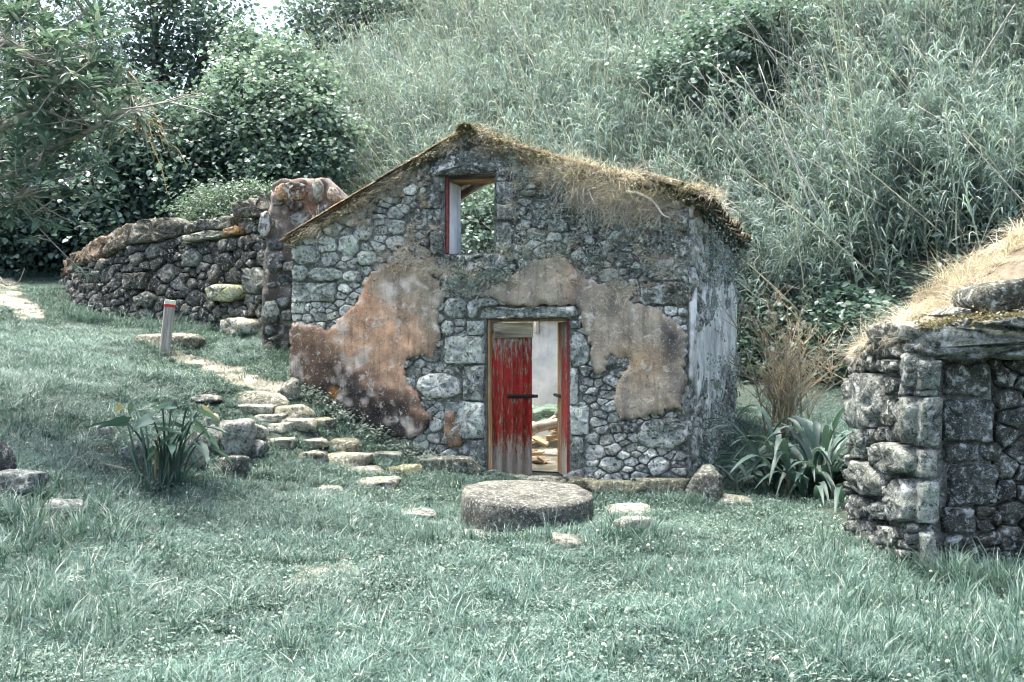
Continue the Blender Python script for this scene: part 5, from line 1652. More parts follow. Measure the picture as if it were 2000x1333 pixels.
# long grass: along walls, stones, the ruin and the left bank
long_t = [tuft(20, .07, .14, .34, .009, GA, GB_, GPALE, .06, (.02, .35), (.2, 1.0)) for _ in range(5)] + [tuft(12, .05, .22, .46, .012, (.06, .11, .09), (.14, .22, .18), GPALE, .05, (.02, .25), (.1, .7)) for _ in range(3)]
LP_ = []
def line_grass(pts_px, n, spread, big=1.0):
    Q = [hit(*p) for p in pts_px]
    for _ in range(n):
        i = random.randrange(len(Q) - 1)
        p = Q[i].lerp(Q[i + 1], random.random())
        LP_.append((p.x + random.gauss(0, spread), p.y + random.gauss(0, spread), big * random.uniform(.6, 1.15)))
line_grass([(890, 1052), (960, 1062), (1060, 1066), (1150, 1056)], 60, .06, .62)
line_grass([(800, 1060), (880, 1055)], 26, .12, .6)
line_grass([(1170, 1030), (1200, 1055), (1280, 1050), (1300, 1075)], 34, .07, .7)
line_grass([(1660, 1010), (1690, 1040), (1740, 1085), (1800, 1135), (1900, 1160), (2000, 1150)], 130, .09, .8)
line_grass([(1500, 1000), (1560, 1060), (1620, 1120), (1720, 1180), (1900, 1230)], 70, .22, .7)
line_grass([(1850, 1330), (1950, 1290), (2050, 1260)], 40, .25, .75)
line_grass([(1450, 960), (1520, 965), (1600, 968), (1660, 985)], 60, .12, .7)
line_grass([(1110, 958), (1200, 975), (1300, 985), (1400, 992)], 55, .05, .55)
line_grass([(600, 850), (690, 905), (800, 935), (930, 958)], 60, .14, .5)
line_grass([(150, 625), (200, 632), (300, 645), (420, 650), (500, 665), (565, 680)], 110, .10, .8)
line_grass([(0, 1060), (100, 1050), (180, 1040), (260, 1010)], 70, .22, .85)
line_grass([(0, 840), (80, 830), (150, 860)], 40, .25, .8)
line_grass([(0, 760), (150, 730), (300, 760), (450, 760)], 110, .45, .6)
line_grass([(250, 960), (350, 960), (470, 945), (520, 930)], 45, .12, .6)
line_grass([(0, 1150), (150, 1200), (60, 1300)], 60, .4, .55)
line_grass([(380, 1010), (480, 980), (560, 960), (640, 920)], 50, .2, .5)
line_grass([(500, 1290), (560, 1270), (620, 1280)], 16, .06, .6)
line_grass([(1450, 1180), (1560, 1150), (1680, 1200)], 40, .3, .6)
line_grass([(930, 1300), (1200, 1290), (1500, 1290)], 40, .35, .45)
line_grass([(1600, 1320), (1750, 1250), (1900, 1200), (2000, 1200)], 120, .3, .75)
line_grass([(0, 1000), (60, 1100), (30, 1250), (150, 1310)], 110, .35, .75)
line_grass([(330, 700), (300, 690), (270, 672)], 16, .05, .6)
for _ in range(2600):
    d_ = random.uniform(4.2, 12); p_ = random.uniform(-150, 2150); x_ = (p_ - CX) / FPX * d_
    if mnoise.noise(Vector((x_ * 1.1, d_ * 1.1, 14))) > .08: LP_.append((x_, d_, random.uniform(.25, .6)))
A = np.array(LP_)
kb = keepout(A[:, :2], -.05) ; A = A[~kb]
n = len(A)
gn_scatter('long_grass', np.column_stack([A[:, :2], ground(A[:, :2]) - .01]), np.column_stack([RNG.normal(0, .1, n), RNG.normal(0, .1, n), RNG.uniform(0, 6.28, n)]), A[:, 2], RNG.integers(0, 8, n), long_t, M['grass'], 'long arching grass along the walls, stones and left bank', 'grass')

# small leafy ground cover, clover heads
def sprig(n, rad, L, ca, cb, h=.06):
    pos = np.column_stack([RNG.normal(0, rad, n), RNG.normal(0, rad, n), RNG.uniform(.005, h, n)])
    return scatter_leaves('sprig', SMALL, pos, frames(n, 1.0), L * RNG.uniform(.6, 1.3, n), palette(n, ca, cb, (.40, .46, .40), .06))
cov_t = [sprig(30, .06, .020, (.08, .135, .11), (.20, .29, .24)) for _ in range(5)]
N = 9000
d = RNG.uniform(3.6, 15, N); px = RNG.uniform(-250, 2250, N)
P = np.column_stack([(px - CX) / FPX * d, d])
P = P[~keepout(P)]
P = P[~((P[:, 1] > 15.3) & (P[:, 0] > -2.5))]
n = len(P)
gn_scatter('ground_cover', np.column_stack([P, ground(P)]), np.column_stack([np.zeros(n), np.zeros(n), RNG.uniform(0, 6.28, n)]), RNG.uniform(.6, 1.4, n), RNG.integers(0, 5, n), cov_t, M['grass'], 'tiny leafy weeds and clover mixed into the lawn', 'weeds')
mb = MB(); icoV, icoF = ICO_V, ICO_F
_bm = bmesh.new(); bmesh.ops.create_icosphere(_bm, subdivisions=1, radius=1.0)
I1V = np.array([v.co[:] for v in _bm.verts]); I1F = np.array([[v.index for v in f.verts] for f in _bm.faces]); _bm.free()
for _ in range(110):
    d_ = random.uniform(4.3, 8.5); p_ = random.uniform(300, 2100)
    if random.random() < .5: p_ = random.uniform(1300, 2100)
    x = (p_ - CX) / FPX * d_
    if keepout(np.array([[x, d_]]))[0]: continue
    z = gz(x, d_); h = random.uniform(.05, .11)
    mb.add(I1V * .011 * random.uniform(.7, 1.3) * np.array([1, 1, .8]) + np.array([x, d_, z + h]), I1F, (.78, .76, .66))
    tube(mb, [(x, d_, z), (x + .004, d_, z + h)], .0018, 3, (.12, .18, .13), cap=False)
o = obj('clover_flowers', mb.mesh('clover_flowers'), M['leaf']); tag(o, 'scattered small white clover heads in the lawn', 'flowers', kind='stuff')

# ------------------------------------------------------------------ reeds on the hillside
RA, RB, RPALE = (.115, .172, .160), (.245, .330, .305), (.52, .56, .53)
def cane(h, nl, bend, lw=.019, dry=False, L0=.28, L1=.62, start=.22):
    mb = MB()
    az = random.uniform(0, 6.28)
    f = lambda t: Vector((math.cos(az) * bend * t * t * h, math.sin(az) * bend * t * t * h, h * t * (1 - .25 * bend * t)))
    P = [f(i / 6) for i in range(7)]
    tube(mb, P, np.linspace(.015, .005, 7), 4, (.58, .55, .47) if dry else (.34, .37, .30), cap=False)
    for i in range(nl):
        t = start + (1 - start) * (i + random.random()) / nl
        p = f(min(t, 1))
        a = random.uniform(0, 6.28)
        L = random.uniform(L0, L1) * (1.05 - .3 * t)
        e = random.uniform(.5, 1.7); dr = Vector((math.cos(a), math.sin(a), 0))
        droop = random.uniform(.35, 1.0)
        pts = [p, p + dr * L * .33 + Vector((0, 0, e * L * .33)), p + dr * L * .68 + Vector((0, 0, e * L * .45 - droop * L * .10)), p + dr * L * .95 + Vector((0, 0, e * L * .40 - droop * L * .45))]
        c = tuple(palette(1, RA, RB, RPALE, .10)[0])
        s = Vector((-math.sin(a), math.cos(a), random.uniform(-.4, .4)))
        ribbon(mb, pts, [lw * .7, lw, lw * .8, .003], s, c, .2)
    return mb.mesh('cane', False)
def bundle(k, rad, hs=1.0, slope=.72, lw=.019, nl=1.0):
    """a stand of canes rooted on the slope, leaning out over it"""
    mb = MB()
    for _ in range(k):
        r = rad * math.sqrt(random.random()); a = random.uniform(0, 6.28); x, y = r * math.cos(a), r * math.sin(a)
        q = random.random()
        me = cane(random.uniform(2.2, 3.1) * hs, int(38 * nl), random.uniform(.05, .35), lw) if q < .60 else (cane(random.uniform(1.3, 2.0) * hs, int(30 * nl), random.uniform(.1, .35), lw, start=.1) if q < .84 else cane(random.uniform(2.8, 3.5) * hs, 4, random.uniform(0, .2), dry=True, start=.6))
        nv = len(me.vertices); co = np.empty(nv * 3, np.float32); me.vertices.foreach_get('co', co); co = co.reshape(-1, 3)
        cl = np.empty(nv * 4, np.float32); me.color_attributes['col'].data.foreach_get('color', cl)
        lt = np.empty(len(me.polygons) * 3, np.int32); me.loops.foreach_get('vertex_index', lt)
        R = np.array(Euler((random.gauss(.12, .20), random.gauss(-.20, .24), random.uniform(-.4, .4))).to_matrix())
        mb.add(co @ R.T + np.array([x, y, y * slope]), lt.reshape(-1, 3), cl.reshape(-1, 4)[:, :3] * random.uniform(.8, 1.2))
        bpy.data.meshes.remove(me)
    return mb.mesh('reed_stand', False)
cane_t = [bundle(14, .75, lw=.016) for _ in range(5)] + [bundle(12, .75, lw=.021, nl=.95) for _ in range(5)]
N = 2500
X = RNG.uniform(-6, 20, N); Y = RNG.uniform(11.5, 40, N)
foot = np.interp(X, [-6, -3, 0, 1.5, 3.5, 5, 7, 9, 12, 20], [27, 21, 18.9, 18.4, 17.4, 15.9, 14.0, 12.8, 11.0, 8.5])
keep = (Y > foot + .35 + RNG.normal(0, .25, N)) & (np.abs(X / Y) < .70) & (Y > np.interp(X, [-6, -3, 0], [32, 24, 17]))
P = np.column_stack([X, Y])
nzc = np.array([mnoise.noise(Vector((p[0] * .35, p[1] * .35, 9))) for p in P])
keep &= nzc > -.40
P, nzc = P[keep], nzc[keep]; n = len(P)
scl = RNG.uniform(.8, 1.15, n) * np.interp(P[:, 1], [12, 18, 30], [.72, .92, 1.1]) * (1 + .2 * nzc)
gn_scatter('reeds', np.column_stack([P, ground(P) - .15]), np.column_stack([np.zeros(n), RNG.normal(-.05, .08, n), RNG.normal(0, .25, n)]), scl, np.where(P[:, 1] + RNG.normal(0, 2, n) < 20, RNG.integers(5, 10, n), RNG.integers(0, 5, n)), cane_t, M['reed'], 'dense pale green reed thicket covering the steep hillside', 'reeds')
print('reed stands', n)

# undergrowth of broad leaves on the low slope, right
N = 16000
X = RNG.uniform(2.2, 10, N); f = np.interp(X, [2, 3.5, 5, 7, 9, 12], [17.3, 16.2, 14.6, 12.6, 11.4, 9.8]); Y = f + RNG.gamma(2., .8, N)
P = np.column_stack([X, Y]); Z = ground(P) + RNG.uniform(.0, .9, N) ** 1.2 * (.75 + .4 * np.sin(X * 2.1 + Y))
me = scatter_leaves('undergrowth', BROAD, np.column_stack([P, Z]), frames(N, .9), RNG.uniform(.06, .14, N), palette(N, (.035, .068, .058), (.12, .19, .16), (.3, .37, .32), .05))
o = obj('undergrowth', me, M['leaf']); tag(o, 'dark broad leaved undergrowth at the foot of the reeds', 'undergrowth', kind='stuff')
N = 30000
X = RNG.uniform(-6, 22, N); Y = RNG.uniform(16, 42, N); P = np.column_stack([X, Y])
foot2 = np.interp(X, [-6, -3, 0, 3.5, 6, 9, 12, 22], [25, 21, 18.6, 17, 14.5, 12.2, 10.5, 8])
P = P[(Y > foot2) & (np.abs(X / Y) < .66)]; n = len(P)
me = scatter_leaves('hill_scrub', SMALL, np.column_stack([P, ground(P) + RNG.uniform(0, 1.0, n)]), frames(n, .6), RNG.uniform(.10, .20, n), palette(n, (.09, .135, .125), (.19, .26, .24)))
o = obj('hill_scrub', me, M['leaf']); tag(o, 'dark scrub filling the ground between the hillside reeds', 'scrub', kind='stuff')

# fallen pale dry canes leaning across the thicket
for i in range(64):
    if i < 40: px_, py_, d_ = random.uniform(1400, 2000), random.uniform(80, 400), random.uniform(16, 22)
    else: px_, py_, d_ = random.uniform(700, 1350), random.uniform(40, 300), random.uniform(22, 30)
    p = W(px_, py_, d_)
    g = gz(p.x, p.y)
    p.z = max(p.z, g + 1.2); p.z = min(p.z, g + 3.4)
    L = random.uniform(1.6, 3.4)
    an = random.gauss(.85, .35)
    dr = Vector((-math.cos(an), random.gauss(-.15, .2), math.sin(an))).normalized()
    a, b = p - dr * L * .5, p + dr * L * .5
    mb = MB(); tube(mb, bez(Vector(), (b - a) * .5 + Vector((0, 0, random.uniform(-.05, .25))), b - a, 7), np.linspace(.017, .007, 8), 5)
    o = obj('dry_cane', mb.mesh('dry_cane'), M['root'], None, a)
    tag(o, 'pale dry cane stalk leaning bare across the green reeds', 'cane', 'dry canes leaning across the reeds')

# ------------------------------------------------------------------ dry grass and moss on the walls
straw_t = [tuft(34, .06, .05, .15, .005, (.28, .22, .15), (.60, .53, .43), (.72, .67, .58), .2, (.2, 1.0), (.1, 1.0)) for _ in range(5)]
straw_t += [tuft(26, .06, .08, .24, .004, (.34, .29, .22), (.62, .57, .48), None, 0, (.5, 1.3), (.6, 1.6)) for _ in range(3)]
moss_t = [sprig(60, .045, .028, (.10, .092, .055), (.24, .21, .12), .05) for _ in range(3)]
weed_t = [sprig(40, .05, .030, (.10, .135, .115), (.28, .34, .30), .10) for _ in range(4)]
SP, SR, SS, SI = [], [], [], []
MP, MR, MS, MI = [], [], [], []
WP_, WR, WS, WI = [], [], [], []
def put(store, p, tilt, s, k):
    P_, R_, S2, I_ = store
    P_.append(tuple(p)); R_.append(tilt); S2.append(s); I_.append(random.randrange(k))
ST_, MO_, WE_ = (SP, SR, SS, SI), (MP, MR, MS, MI), (WP_, WR, WS, WI)
rt = (0, 0)
def fac_out(extra=0): return (math.radians(70) + extra, 0, -TH)         # growing out of the facade towards the viewer
# roof right: verge and eave covered in straw
def roofR(t, y, lift=.0):
    x = RL[0] + math.cos(angR) * t + math.sin(angR) * lift; z = RL[1] - math.sin(angR) * t + math.cos(angR) * lift
    # sag in the middle of the slope
    z -= .10 * math.sin(math.pi * t / LsR)
    return H2W(x, y, z)
for i in range(560):
    t = LsR * (.18 + .86 * random.random() ** .75)
    y = abs(random.gauss(0, .22)) - .08
    if t > LsR * .78 and random.random() < .35: y = random.uniform(-.05, DEPTH)
    den = .3 if t < LsR * .3 else 1
    if mnoise.noise(Vector((t * 4.5, y * 5, 3))) < -.12: continue
    if random.random() > den: continue
    put(ST_, roofR(t, y, random.uniform(.0, .05)), (random.gauss(.35, .45), random.gauss(.1, .35), random.uniform(-3, 3) if random.random() < .5 else random.gauss(0, .5)), random.choice([.2, .3, .4, .55, .9]) * (1.0 if t > LsR * .45 else .7), 8)
for i in range(520):
    t = LsR * random.random()
    put(MO_, roofR(t, random.uniform(-.09, .28), random.uniform(-.10, .03)), (random.gauss(.5, .3), random.gauss(0, .3), random.uniform(-3, 3)), random.uniform(.6, 1.3), 3)
# hanging over the right gable masonry
for i in range(330):
    px_ = random.triangular(1000, 1345, 1180); top_y = np.interp(px_, [1000, 1080, 1200, 1345], [290, 322, 366, 398])
    py_ = top_y + abs(random.gauss(0, 28)) + 2
    u_, v_ = FA(px_, py_)
    put(ST_, H2W(u_, -.05, v_), (math.radians(random.uniform(60, 150)), random.gauss(0, .4), -TH + random.gauss(0, .5)), random.uniform(.35, .95), 8)
# weeds & straw scattered on rubble of the facade
for i in range(190):
    px_, py_ = random.uniform(985, 1335), random.uniform(330, 560)
    top_y = np.interp(px_, [985, 1080, 1200, 1345], [290, 322, 366, 398])
    if py_ < top_y + 8: continue
    if inpoly(px_, py_, patch_R): continue
    u_, v_ = FA(px_, py_)
    (put(WE_, H2W(u_, -.03, v_), fac_out(random.gauss(0, .3)), random.uniform(.5, 1.15), 4) if random.random() < .62 else put(ST_, H2W(u_, -.04, v_), (math.radians(random.uniform(30, 120)), random.gauss(0, .3), -TH), random.uniform(.3, .7), 8))
for (cx, cy, sx, sy, k) in [(810, 480, 25, 30, 26), (790, 505, 35, 15, 26), (830, 520, 20, 12, 14), (720, 432, 12, 12, 8), (830, 395, 6, 10, 8), (700, 408, 25, 14, 26), (760, 372, 25, 10, 22), (800, 345, 22, 10, 22), (640, 445, 25, 12, 14), (880, 290, 15, 8, 12), (930, 262, 25, 6, 22), (990, 285, 25, 8, 30), (910, 545, 40, 14, 22), (960, 548, 30, 10, 16), (1215, 570, 25, 8, 12), (1100, 500, 25, 8, 10), (890, 525, 40, 8, 12), (1150, 540, 30, 8, 10), (1290, 480, 30, 40, 16), (600, 460, 12, 8, 8)]:
    for _ in range(k):
        px_, py_ = random.gauss(cx, sx), random.gauss(cy, sy)
        if win_px[0][0] - 4 < px_ < win_px[1][0] + 4 and 336 < py_ < 500: continue
        ty = np.interp(px_, [570, 680, 740, 800, 850, 890, 915, 940, 975, 1020, 1345], [476, 412, 372, 332, 298, 270, 258, 258, 272, 294, 394])
        if py_ < ty: py_ = ty + 2
        u_, v_ = FA(px_, py_)
        put(ST_, H2W(u_, -.035, v_), (math.radians(random.uniform(25, 95)), random.gauss(0, .35), -TH + random.gauss(0, .3)), random.uniform(.3, .72), 8)
for i in range(160):       # weeds under the sill and along the plaster top
    px_, py_ = random.triangular(840, 1120, 930), random.gauss(545, 16)
    if inpoly(px_, py_, patch_R) or inpoly(px_, py_, patch_L): continue
    u_, v_ = FA(px_, py_); put(WE_, H2W(u_, -.03, v_), fac_out(random.gauss(0, .3)), random.uniform(.4, .9), 4)
for i in range(300):       # moss line under the left verge
    px_ = random.uniform(575, 915); ty = np.interp(px_, [570, 680, 740, 800, 850, 890, 915], [476, 412, 372, 332, 298, 270, 258])
    u_, v_ = FA(px_, ty + abs(random.gauss(0, 5)))
    put(MO_, H2W(u_, -.02 + random.uniform(-.03, .03), v_), fac_out(-.8), random.uniform(.5, 1.0), 3)
for i in range(130):       # plants on the side wall
    y_ = random.uniform(.3, DEPTH); v_ = random.choice([random.gauss(2.7, .22), random.gauss(.45, .25), random.uniform(.3, 2.8)])
    put(WE_, H2W(.07, y_, max(.1, min(2.95, v_))), (math.radians(60), 0, math.radians(72)), random.uniform(.7, 1.6), 4)
for i in range(170):       # weeds at the wall foot
    px_ = random.uniform(600, 1345)
    if 935 < px_ < 1120: continue
    u_ = FA(px_, 800)[0]; p = H2W(u_, random.uniform(-.35, -.05)); put(WE_, (p.x, p.y, gz(p.x, p.y)), (0, 0, random.uniform(0, 6)), random.uniform(.7, 1.5), 4)
# ruin: straw-covered top
for i in range(1300):
    x, y = random.uniform(2.84, 5.2), random.uniform(6.98, 9.0)
    if y > 8.0 and x < 3.28: continue
    if mnoise.noise(Vector((x * 4, y * 4, 8))) < -.10: continue
    if x > 3.0 and y < 7.12 and random.random() < .6: continue
    put(ST_, (x, y, mound_z(x, y)), (random.gauss(.2, .35), random.gauss(-.2, .35), random.uniform(-3, 3)), random.choice([.3, .45, .6, .8, 1.1]), 8)
for i in range(120):
    x = random.uniform(2.8, 4.6); put(MO_, (x, random.uniform(6.84, 7.1), np.interp(x, [2.76, 2.8, 3.0, 3.4, 3.9, 5], [1.5, 1.67, 1.72, 1.76, 1.8, 1.82]) - .01), (random.gauss(.2, .3), 0, random.uniform(0, 6)), random.uniform(.5, 1.0), 3)
for i in range(70):
    y = random.uniform(7.0, 8.1); put(ST_, (2.78, y, 1.62 - max(0, y - 7.5) * .22), (random.gauss(.1, .3), random.gauss(-1.0, .4), random.gauss(0, .5)), random.uniform(.4, .8), 8)
# straw on the back wall top seen through the window
for i in range(60):
    u_ = random.uniform(-3.6, -.8); put(ST_, H2W(u_, DEPTH - TW + random.uniform(-.02, .3), np.interp(u_, [-4, -3, -2, -1.2], [2.6, 2.7, 2.84, 2.86])), (random.gauss(0, .4), random.gauss(0, .4), random.uniform(0, 6)), random.uniform(.5, 1.0), 8)
def flush(name, store, tpl, mat, label, cat): gn_scatter(name, store[0], store[1], store[2], store[3], tpl, mat, label, cat)
flush('dry_grass', ST_, straw_t, M['straw'], 'dry straw coloured grass over roof edge, gable and ruin top', 'dry grass')
flush('moss', MO_, moss_t, M['straw'], 'olive brown moss along the roof verges and ruin lintel', 'moss')
flush('wall_weeds', WE_, weed_t, M['grass'], 'small grey green weeds growing from the masonry joints', 'weeds')

# hanging dry roots on the gable and the pale fallen branch
mb = MB()
for i in range(70):
    px_ = random.triangular(1050, 1310, 1180); top_y = np.interp(px_, [1000, 1080, 1200, 1345], [292, 326, 368, 400])
    u_, v_ = FA(px_, top_y + random.uniform(0, 45))
    p = H2W(u_, -.07, v_); L = random.uniform(.08, .34)
    q = p + Vector((random.gauss(0, .10), -.02, -L)); m_ = p.lerp(q, .5) + Vector((random.gauss(.0, .07), -.05, random.gauss(.02, .04)))
    tube(mb, bez(p, m_, q, 6), np.linspace(.005, .0018, 7), 4, cap=False)
o = obj('hanging_roots', mb.mesh('hanging_roots'), M['root']); tag(o, 'tangle of pale dry roots hanging over the right gable', 'roots', kind='stuff')
pa = H2W(*[(lambda a: (a[0], -.10, a[1]))(FA(1240, 380))][0])
br = thing('bare_branch', 'bleached bare branch lying over the right gable top', 'branch', pa)
def FB(px, py, y=-.11): a = FA(px, py); return H2W(a[0], y, a[1]) - pa
mb = MB(); P = spline([FB(1225, 378), FB(1252, 382), FB(1275, 393), FB(1288, 408), FB(1298, 422), FB(1312, 429)], 5); tube(mb, P, np.linspace(.020, .007, len(P)), 7)
obj('stem', mb.mesh('stem'), M['root'], br)
for pts in ([(1262, 386), (1255, 402), (1250, 420), (1240, 432)], [(1255, 384), (1240, 396), (1228, 402), (1218, 415)], [(1280, 398), (1268, 405), (1262, 420)], [(1250, 410), (1256, 420), (1254, 432)]):
    mb = MB(); P = spline([FB(*q) for q in pts], 4); tube(mb, P, np.linspace(.007, .002, len(P)), 5); obj('twig', mb.mesh('twig'), M['root'], br)

# ------------------------------------------------------------------ lily clump on the left
lb = hit(318, 946)
k = lb.y / FPX
lily = thing('lily_plant', 'clump of broad dark green arrow-shaped leaves on upright stalks', 'plant', lb)
def lily_leaf():
    """arrow leaf along +x"""
    V, F = [], []
    prof = [(-.16, .10, .22), (0, .0, .30), (.15, 0, .33), (.4, 0, .29), (.65, 0, .19), (.85, 0, .09), (1, 0, 0.005)]
    for i, (x, inner, w) in enumerate(prof):
        z = -.30 * max(0, x) ** 2 + .04
        wav = .03 * math.sin(i * 2.1)
        V += [(x, -w, z + .10 + wav), (x * .5 + (.05 if i == 0 else x * .5) if i == 0 else x, -w * .5, z + .05), (max(x, .0), 0, z if x > 0 else .04), (x * .5 + .05 if i == 0 else x, w * .5, z + .05), (x, w, z + .10 - wav)]
    for i in range(len(prof) - 1):
        for j in range(4):
            a = i * 5 + j
            F += [(a, a + 1, a + 6), (a, a + 6, a + 5)]
    return np.array(V), np.array(F)
LV, LF = lily_leaf()
lmesh = [mesh_np('leaf', LV, LF, np.tile(c, (len(LV), 1))) for c in ((.06, .115, .092), (.085, .15, .12), (.13, .205, .17), (.34, .29, .13))]
for m_ in lmesh: m_.materials.append(M['broadleaf'])
heads = [(240, 800, .9), (262, 790, .6), (275, 835, 1), (300, 822, 1), (318, 800, .9), (330, 830, 1), (345, 815, .8), (352, 845, 1.1), (370, 822, .9), (385, 805, .8), (340, 860, 1), (300, 855, 1), (270, 862, .9), (380, 842, .9), (395, 800, .7), (250, 828, .9), (290, 880, .9), (355, 875, .9), (385, 868, .9), (415, 880, .8), (325, 870, 1), (310, 845, .9), (365, 795, .6), (282, 815, .7), (335, 795, .7), (225, 830, .8), (405, 838, .7)]
for i, (px_, py_, s) in enumerate(heads):
    tip = W(px_, py_, lb.y + random.uniform(-.25, .25)) - lb
    root = Vector((max(-.17, min(.17, tip.x * .38)) + random.gauss(0, .02), random.gauss(0, .07), -.03))
    c2 = Vector((root.x * 1.2, root.y, tip.z * .65))
    mb = MB(); P = bez(root, c2, tip, 8); tube(mb, P, np.linspace(.013, .007, 9), 6, (.06, .11, .08) if random.random() > .12 else (.30, .24, .13)); obj('stalk', mb.mesh('stalk'), M['broadleaf'], lily)
    o = obj('leaf', lmesh[3 if i in (0, 14) else random.randrange(3)], None, lily, tip)
    out_ = tip - root
    az = math.atan2(out_.y + random.gauss(0, .15), out_.x + random.gauss(0, .12))
    o.rotation_euler = (random.gauss(0, .35), random.uniform(-.35, .65), az)
    o.scale = tuple(.26 * s * random.uniform(.9, 1.2) * q_ for q_ in (1.05, .72, .9))
for pts in ([(400, 920), (440, 925), (470, 945), (480, 962)], [(245, 925), (205, 915), (170, 912)]):
    mb = MB(); P = spline([Vector(hit(x, y)) + Vector((0, 0, .03)) - lb for x, y in pts], 5); tube(mb, P, np.linspace(.012, .006, len(P)), 6, (.30, .33, .24)); obj('fallen_stalk', mb.mesh('fallen_stalk'), M['broadleaf'], lily)

# ------------------------------------------------------------------ strap leaved clump at the right
sb = hit(1590, 972)
strap = thing('strap_leaf_plant', 'large clump of long arching strap leaves between house and ruin', 'plant', sb)
strap.scale = (1.0, 1.0, .9)
for i in range(150):
    a = random.uniform(0, 6.28); r = abs(random.gauss(0, .30))
    root = Vector((math.cos(a) * r * 1.3, math.sin(a) * r, random.choice([0, .15, .35, .6, .75]) * random.random()))
    a2 = a + random.gauss(0, .5)
    L = random.uniform(.6, 1.05); up = random.uniform(.55, 1.25)
    dr = Vector((math.cos(a2), math.sin(a2), 0))
    p1 = root + dr * L * .25 + Vector((0, 0, L * up * .75)); p2 = root + dr * L * .72 + Vector((0, 0, L * up * random.uniform(.05, .65) - .08))
    pts = bez(root, p1, p2, 8)
    c = tuple(palette(1, (.028, .060, .052), (.105, .165, .142), (.36, .32, .18), .0)[0])
    mb = MB(); w = random.uniform(.055, .09)
    ribbon(mb, pts, [w * .6, w * .8, w, w, w * .95, w * .85, w * .65, w * .4, .004], (-math.sin(a2), math.cos(a2), random.gauss(0, .2)), c, .35)
    obj('leaf', mb.mesh('leaf'), M['broadleaf'], strap)
for i in range(7):
    mb = MB(); x, y = random.gauss(0, .2), random.gauss(0, .12); h = random.uniform(.25, .5)
    tube(mb, [(x, y, -.05), (x * 1.1, y, h * .5), (x * 1.2, y, h)], [.04, .035, .025], 7, (.30, .22, .12)); obj('stem', mb.mesh('stem'), M['broadleaf'], strap)
for i in range(16):
    a = random.uniform(0, 6.28); p = Vector((random.gauss(0, .28), random.gauss(0, .15), random.uniform(.25, .45))); dr = Vector((math.cos(a), math.sin(a), 0)) * .08
    mb = MB(); ribbon(mb, bez(p, p + dr + Vector((0, 0, -.05)), p + dr * 1.4 + Vector((0, 0, -p.z)), 5), [.03, .05, .05, .04, .025, .004], (-math.sin(a), math.cos(a), 0), random.choice([(.46, .30, .13), (.05, .09, .075), (.06, .10, .085)]), .3); obj('leaf', mb.mesh('leaf'), M['broadleaf'], strap)

# ------------------------------------------------------------------ bare twiggy shrub
hb = Vector(gb(1530, 13.2))
shrub = thing('bare_shrub', 'leafless brown twiggy shrub standing right of the house wall', 'shrub', hb)
M['twig'] = bark_mat('shrub_twigs', (.34, .29, .195), 25)
for i in range(34):
    px_, py_ = random.uniform(1440, 1650), random.uniform(590, 760)
    top = W(px_, py_, 13.2 + random.uniform(-.5, .5)) - hb
    root = Vector((random.gauss(0, .14), random.gauss(0, .12), -.05))
    mid = Vector((root.x + (top.x - root.x) * .35, root.y + (top.y - root.y) * .4, top.z * .6))
    P = bez(root, mid, top, 9); mb = MB(); tube(mb, P, np.linspace(.015, .003, 10), 5)
    for _ in range(13):
        k = random.randint(3, 9); q = P[k]; L = random.uniform(.15, .5)
        e = q + Vector((random.gauss(0, .45), random.gauss(0, .4), random.uniform(.3, 1))).normalized() * L
        B = bez(q, q.lerp(e, .5) + Vector((random.gauss(0, .03), 0, .02)), e, 3); tube(mb, B, np.linspace(.006, .002, 4), 4, cap=False)
        for _ in range(2):
            e2 = B[2] + Vector((random.gauss(0, .5), random.gauss(0, .4), random.uniform(.2, 1))).normalized() * L * .5; tube(mb, [B[2], e2], [.003, .0015], 3, cap=False)
    obj('stem', mb.mesh('stem'), M['twig'], shrub)

# ------------------------------------------------------------------ inside the doorway: debris and ferns
for i in range(46):
    y_ = random.uniform(1.0, 3.0); u_ = -1.62 - .27 * y_ + random.gauss(0, .32)
    hgt = .15 + .42 * math.exp(-(((u_ + 1.70 + .2 * y_) / .5) ** 2)) * max(0, min(1, (y_ - 1.0) / 1.3)) * random.uniform(.3, 1)
    mb = MB(); L = random.uniform(.10, .34); w = random.uniform(.03, .08); h = random.uniform(.015, .05)
    box(mb, -L / 2, L / 2, -w / 2, w / 2, -h / 2, h / 2, jit=.012, bev=.006)
    o = obj('wood_fragment', mb.mesh('wood_fragment', False), M['debris'] if 'debris' in M else M.setdefault('debris', wood_mat('broken_tan_wood', (.50, .37, .23), .55, 0)), None, H2W(u_, y_, hgt))  # all fragments share one tan wood colour
    o.rotation_euler = (random.gauss(0, .4), random.gauss(0, .35), random.uniform(0, 3.1))
    tag(o, 'broken piece of tan wood in the heap inside the doorway', 'wood piece', 'broken wood heaped inside the doorway')
mb = MB(); P = spline([(-.30, 0, 0), (-.1, .02, .02), (.12, 0, .03), (.32, -.02, .01)], 4); tube(mb, P, np.linspace(.075, .06, len(P)), 10)
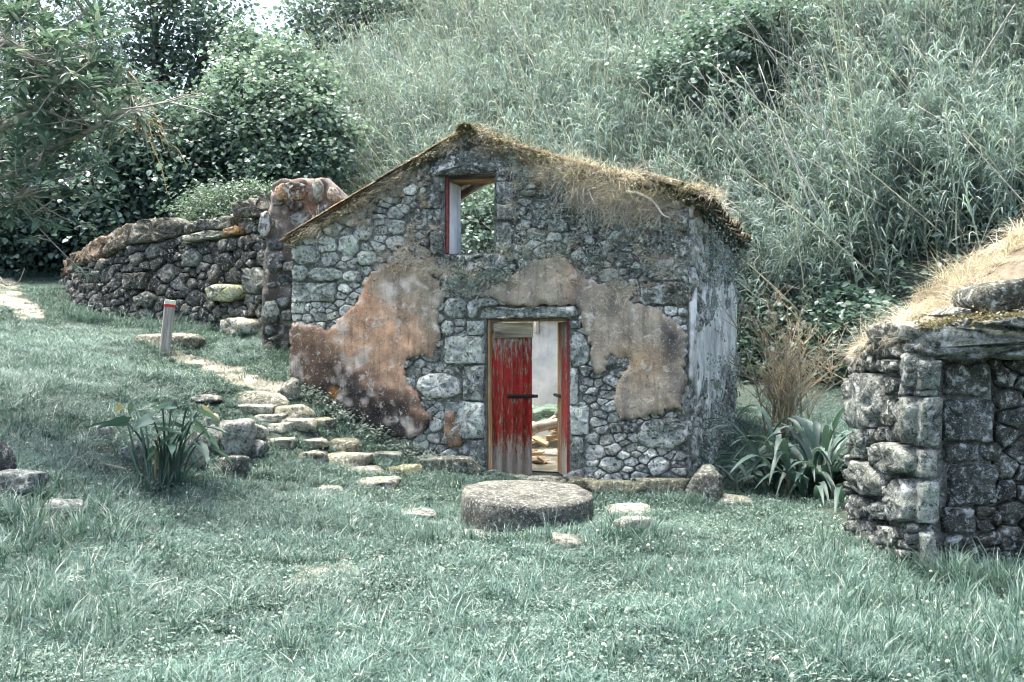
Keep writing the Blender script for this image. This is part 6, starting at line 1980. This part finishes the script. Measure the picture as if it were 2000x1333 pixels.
o = obj('log', mb.mesh('log'), M['bark_pale'], None, H2W(-2.02, 2.0, .50)); o.rotation_euler = (0, -.12, -.2); tag(o, 'short thick log lying on top of the wood heap', 'log')
def fern(label, loc, n, L):
    t = thing('fern', label, 'fern', loc)
    for i in range(n):
        a = 2 * math.pi * i / n + random.gauss(0, .25); l = L * random.uniform(.75, 1.15)
        dr = Vector((math.cos(a), math.sin(a), 0)); P = bez(Vector((0, 0, 0)), dr * l * .35 + Vector((0, 0, l * .75)), dr * l * .9 + Vector((0, 0, l * random.uniform(.25, .5))), 14)
        mb = MB(); c = tuple(palette(1, (.10, .16, .13), (.24, .33, .28))[0]); tube(mb, P, np.linspace(.005, .0015, 15), 4, (.15, .17, .10), cap=False)
        s = Vector((-math.sin(a), math.cos(a), 0))
        for k in range(2, 15):
            for q in (0, .5):
                p = P[k] if q == 0 else P[k].lerp(P[k - 1], .5)
                tt = (k - q) / 14; w = .17 * l / .7 * math.sin(math.pi * min(1, tt * .92 + .05)) ** .7
                tg = (P[min(k + 1, 14)] - P[k - 1]).normalized()
                for sd in (-1, 1):
                    e = p + (s * sd + tg * .35).normalized() * w + Vector((0, 0, -.15 * w))
                    ribbon(mb, [p, p.lerp(e, .5) + Vector((0, 0, .01)), e], [.022 * l / .7, .018 * l / .7, .002], tg, c, .1)
        obj('frond', mb.mesh('frond', False), M['broadleaf'], t)
    return t
fern('large pale fern growing behind the wood heap inside the house', H2W(-2.42, 3.6, .25), 13, .85)
fern('lower fern left of the wood heap inside the house', H2W(-2.62, 3.0, .2), 11, .62)
fern('fern against the inside of the right wall behind the open leaf', H2W(-2.05, 3.2, .22), 11, .6)

# twig lying on the far left path
tw = Vector(hit(22, 560)); mb = MB(); P = spline([Vector(hit(x, y)) + Vector((0, 0, h)) - tw for x, y, h in ((0, 553, .12), (14, 561, .02), (36, 557, .06), (48, 549, .25))], 5); tube(mb, P, .012, 5)
tag(obj('twig', mb.mesh('twig'), M['bark'], None, tw), 'thin dark fallen twig on the far left path', 'twig')
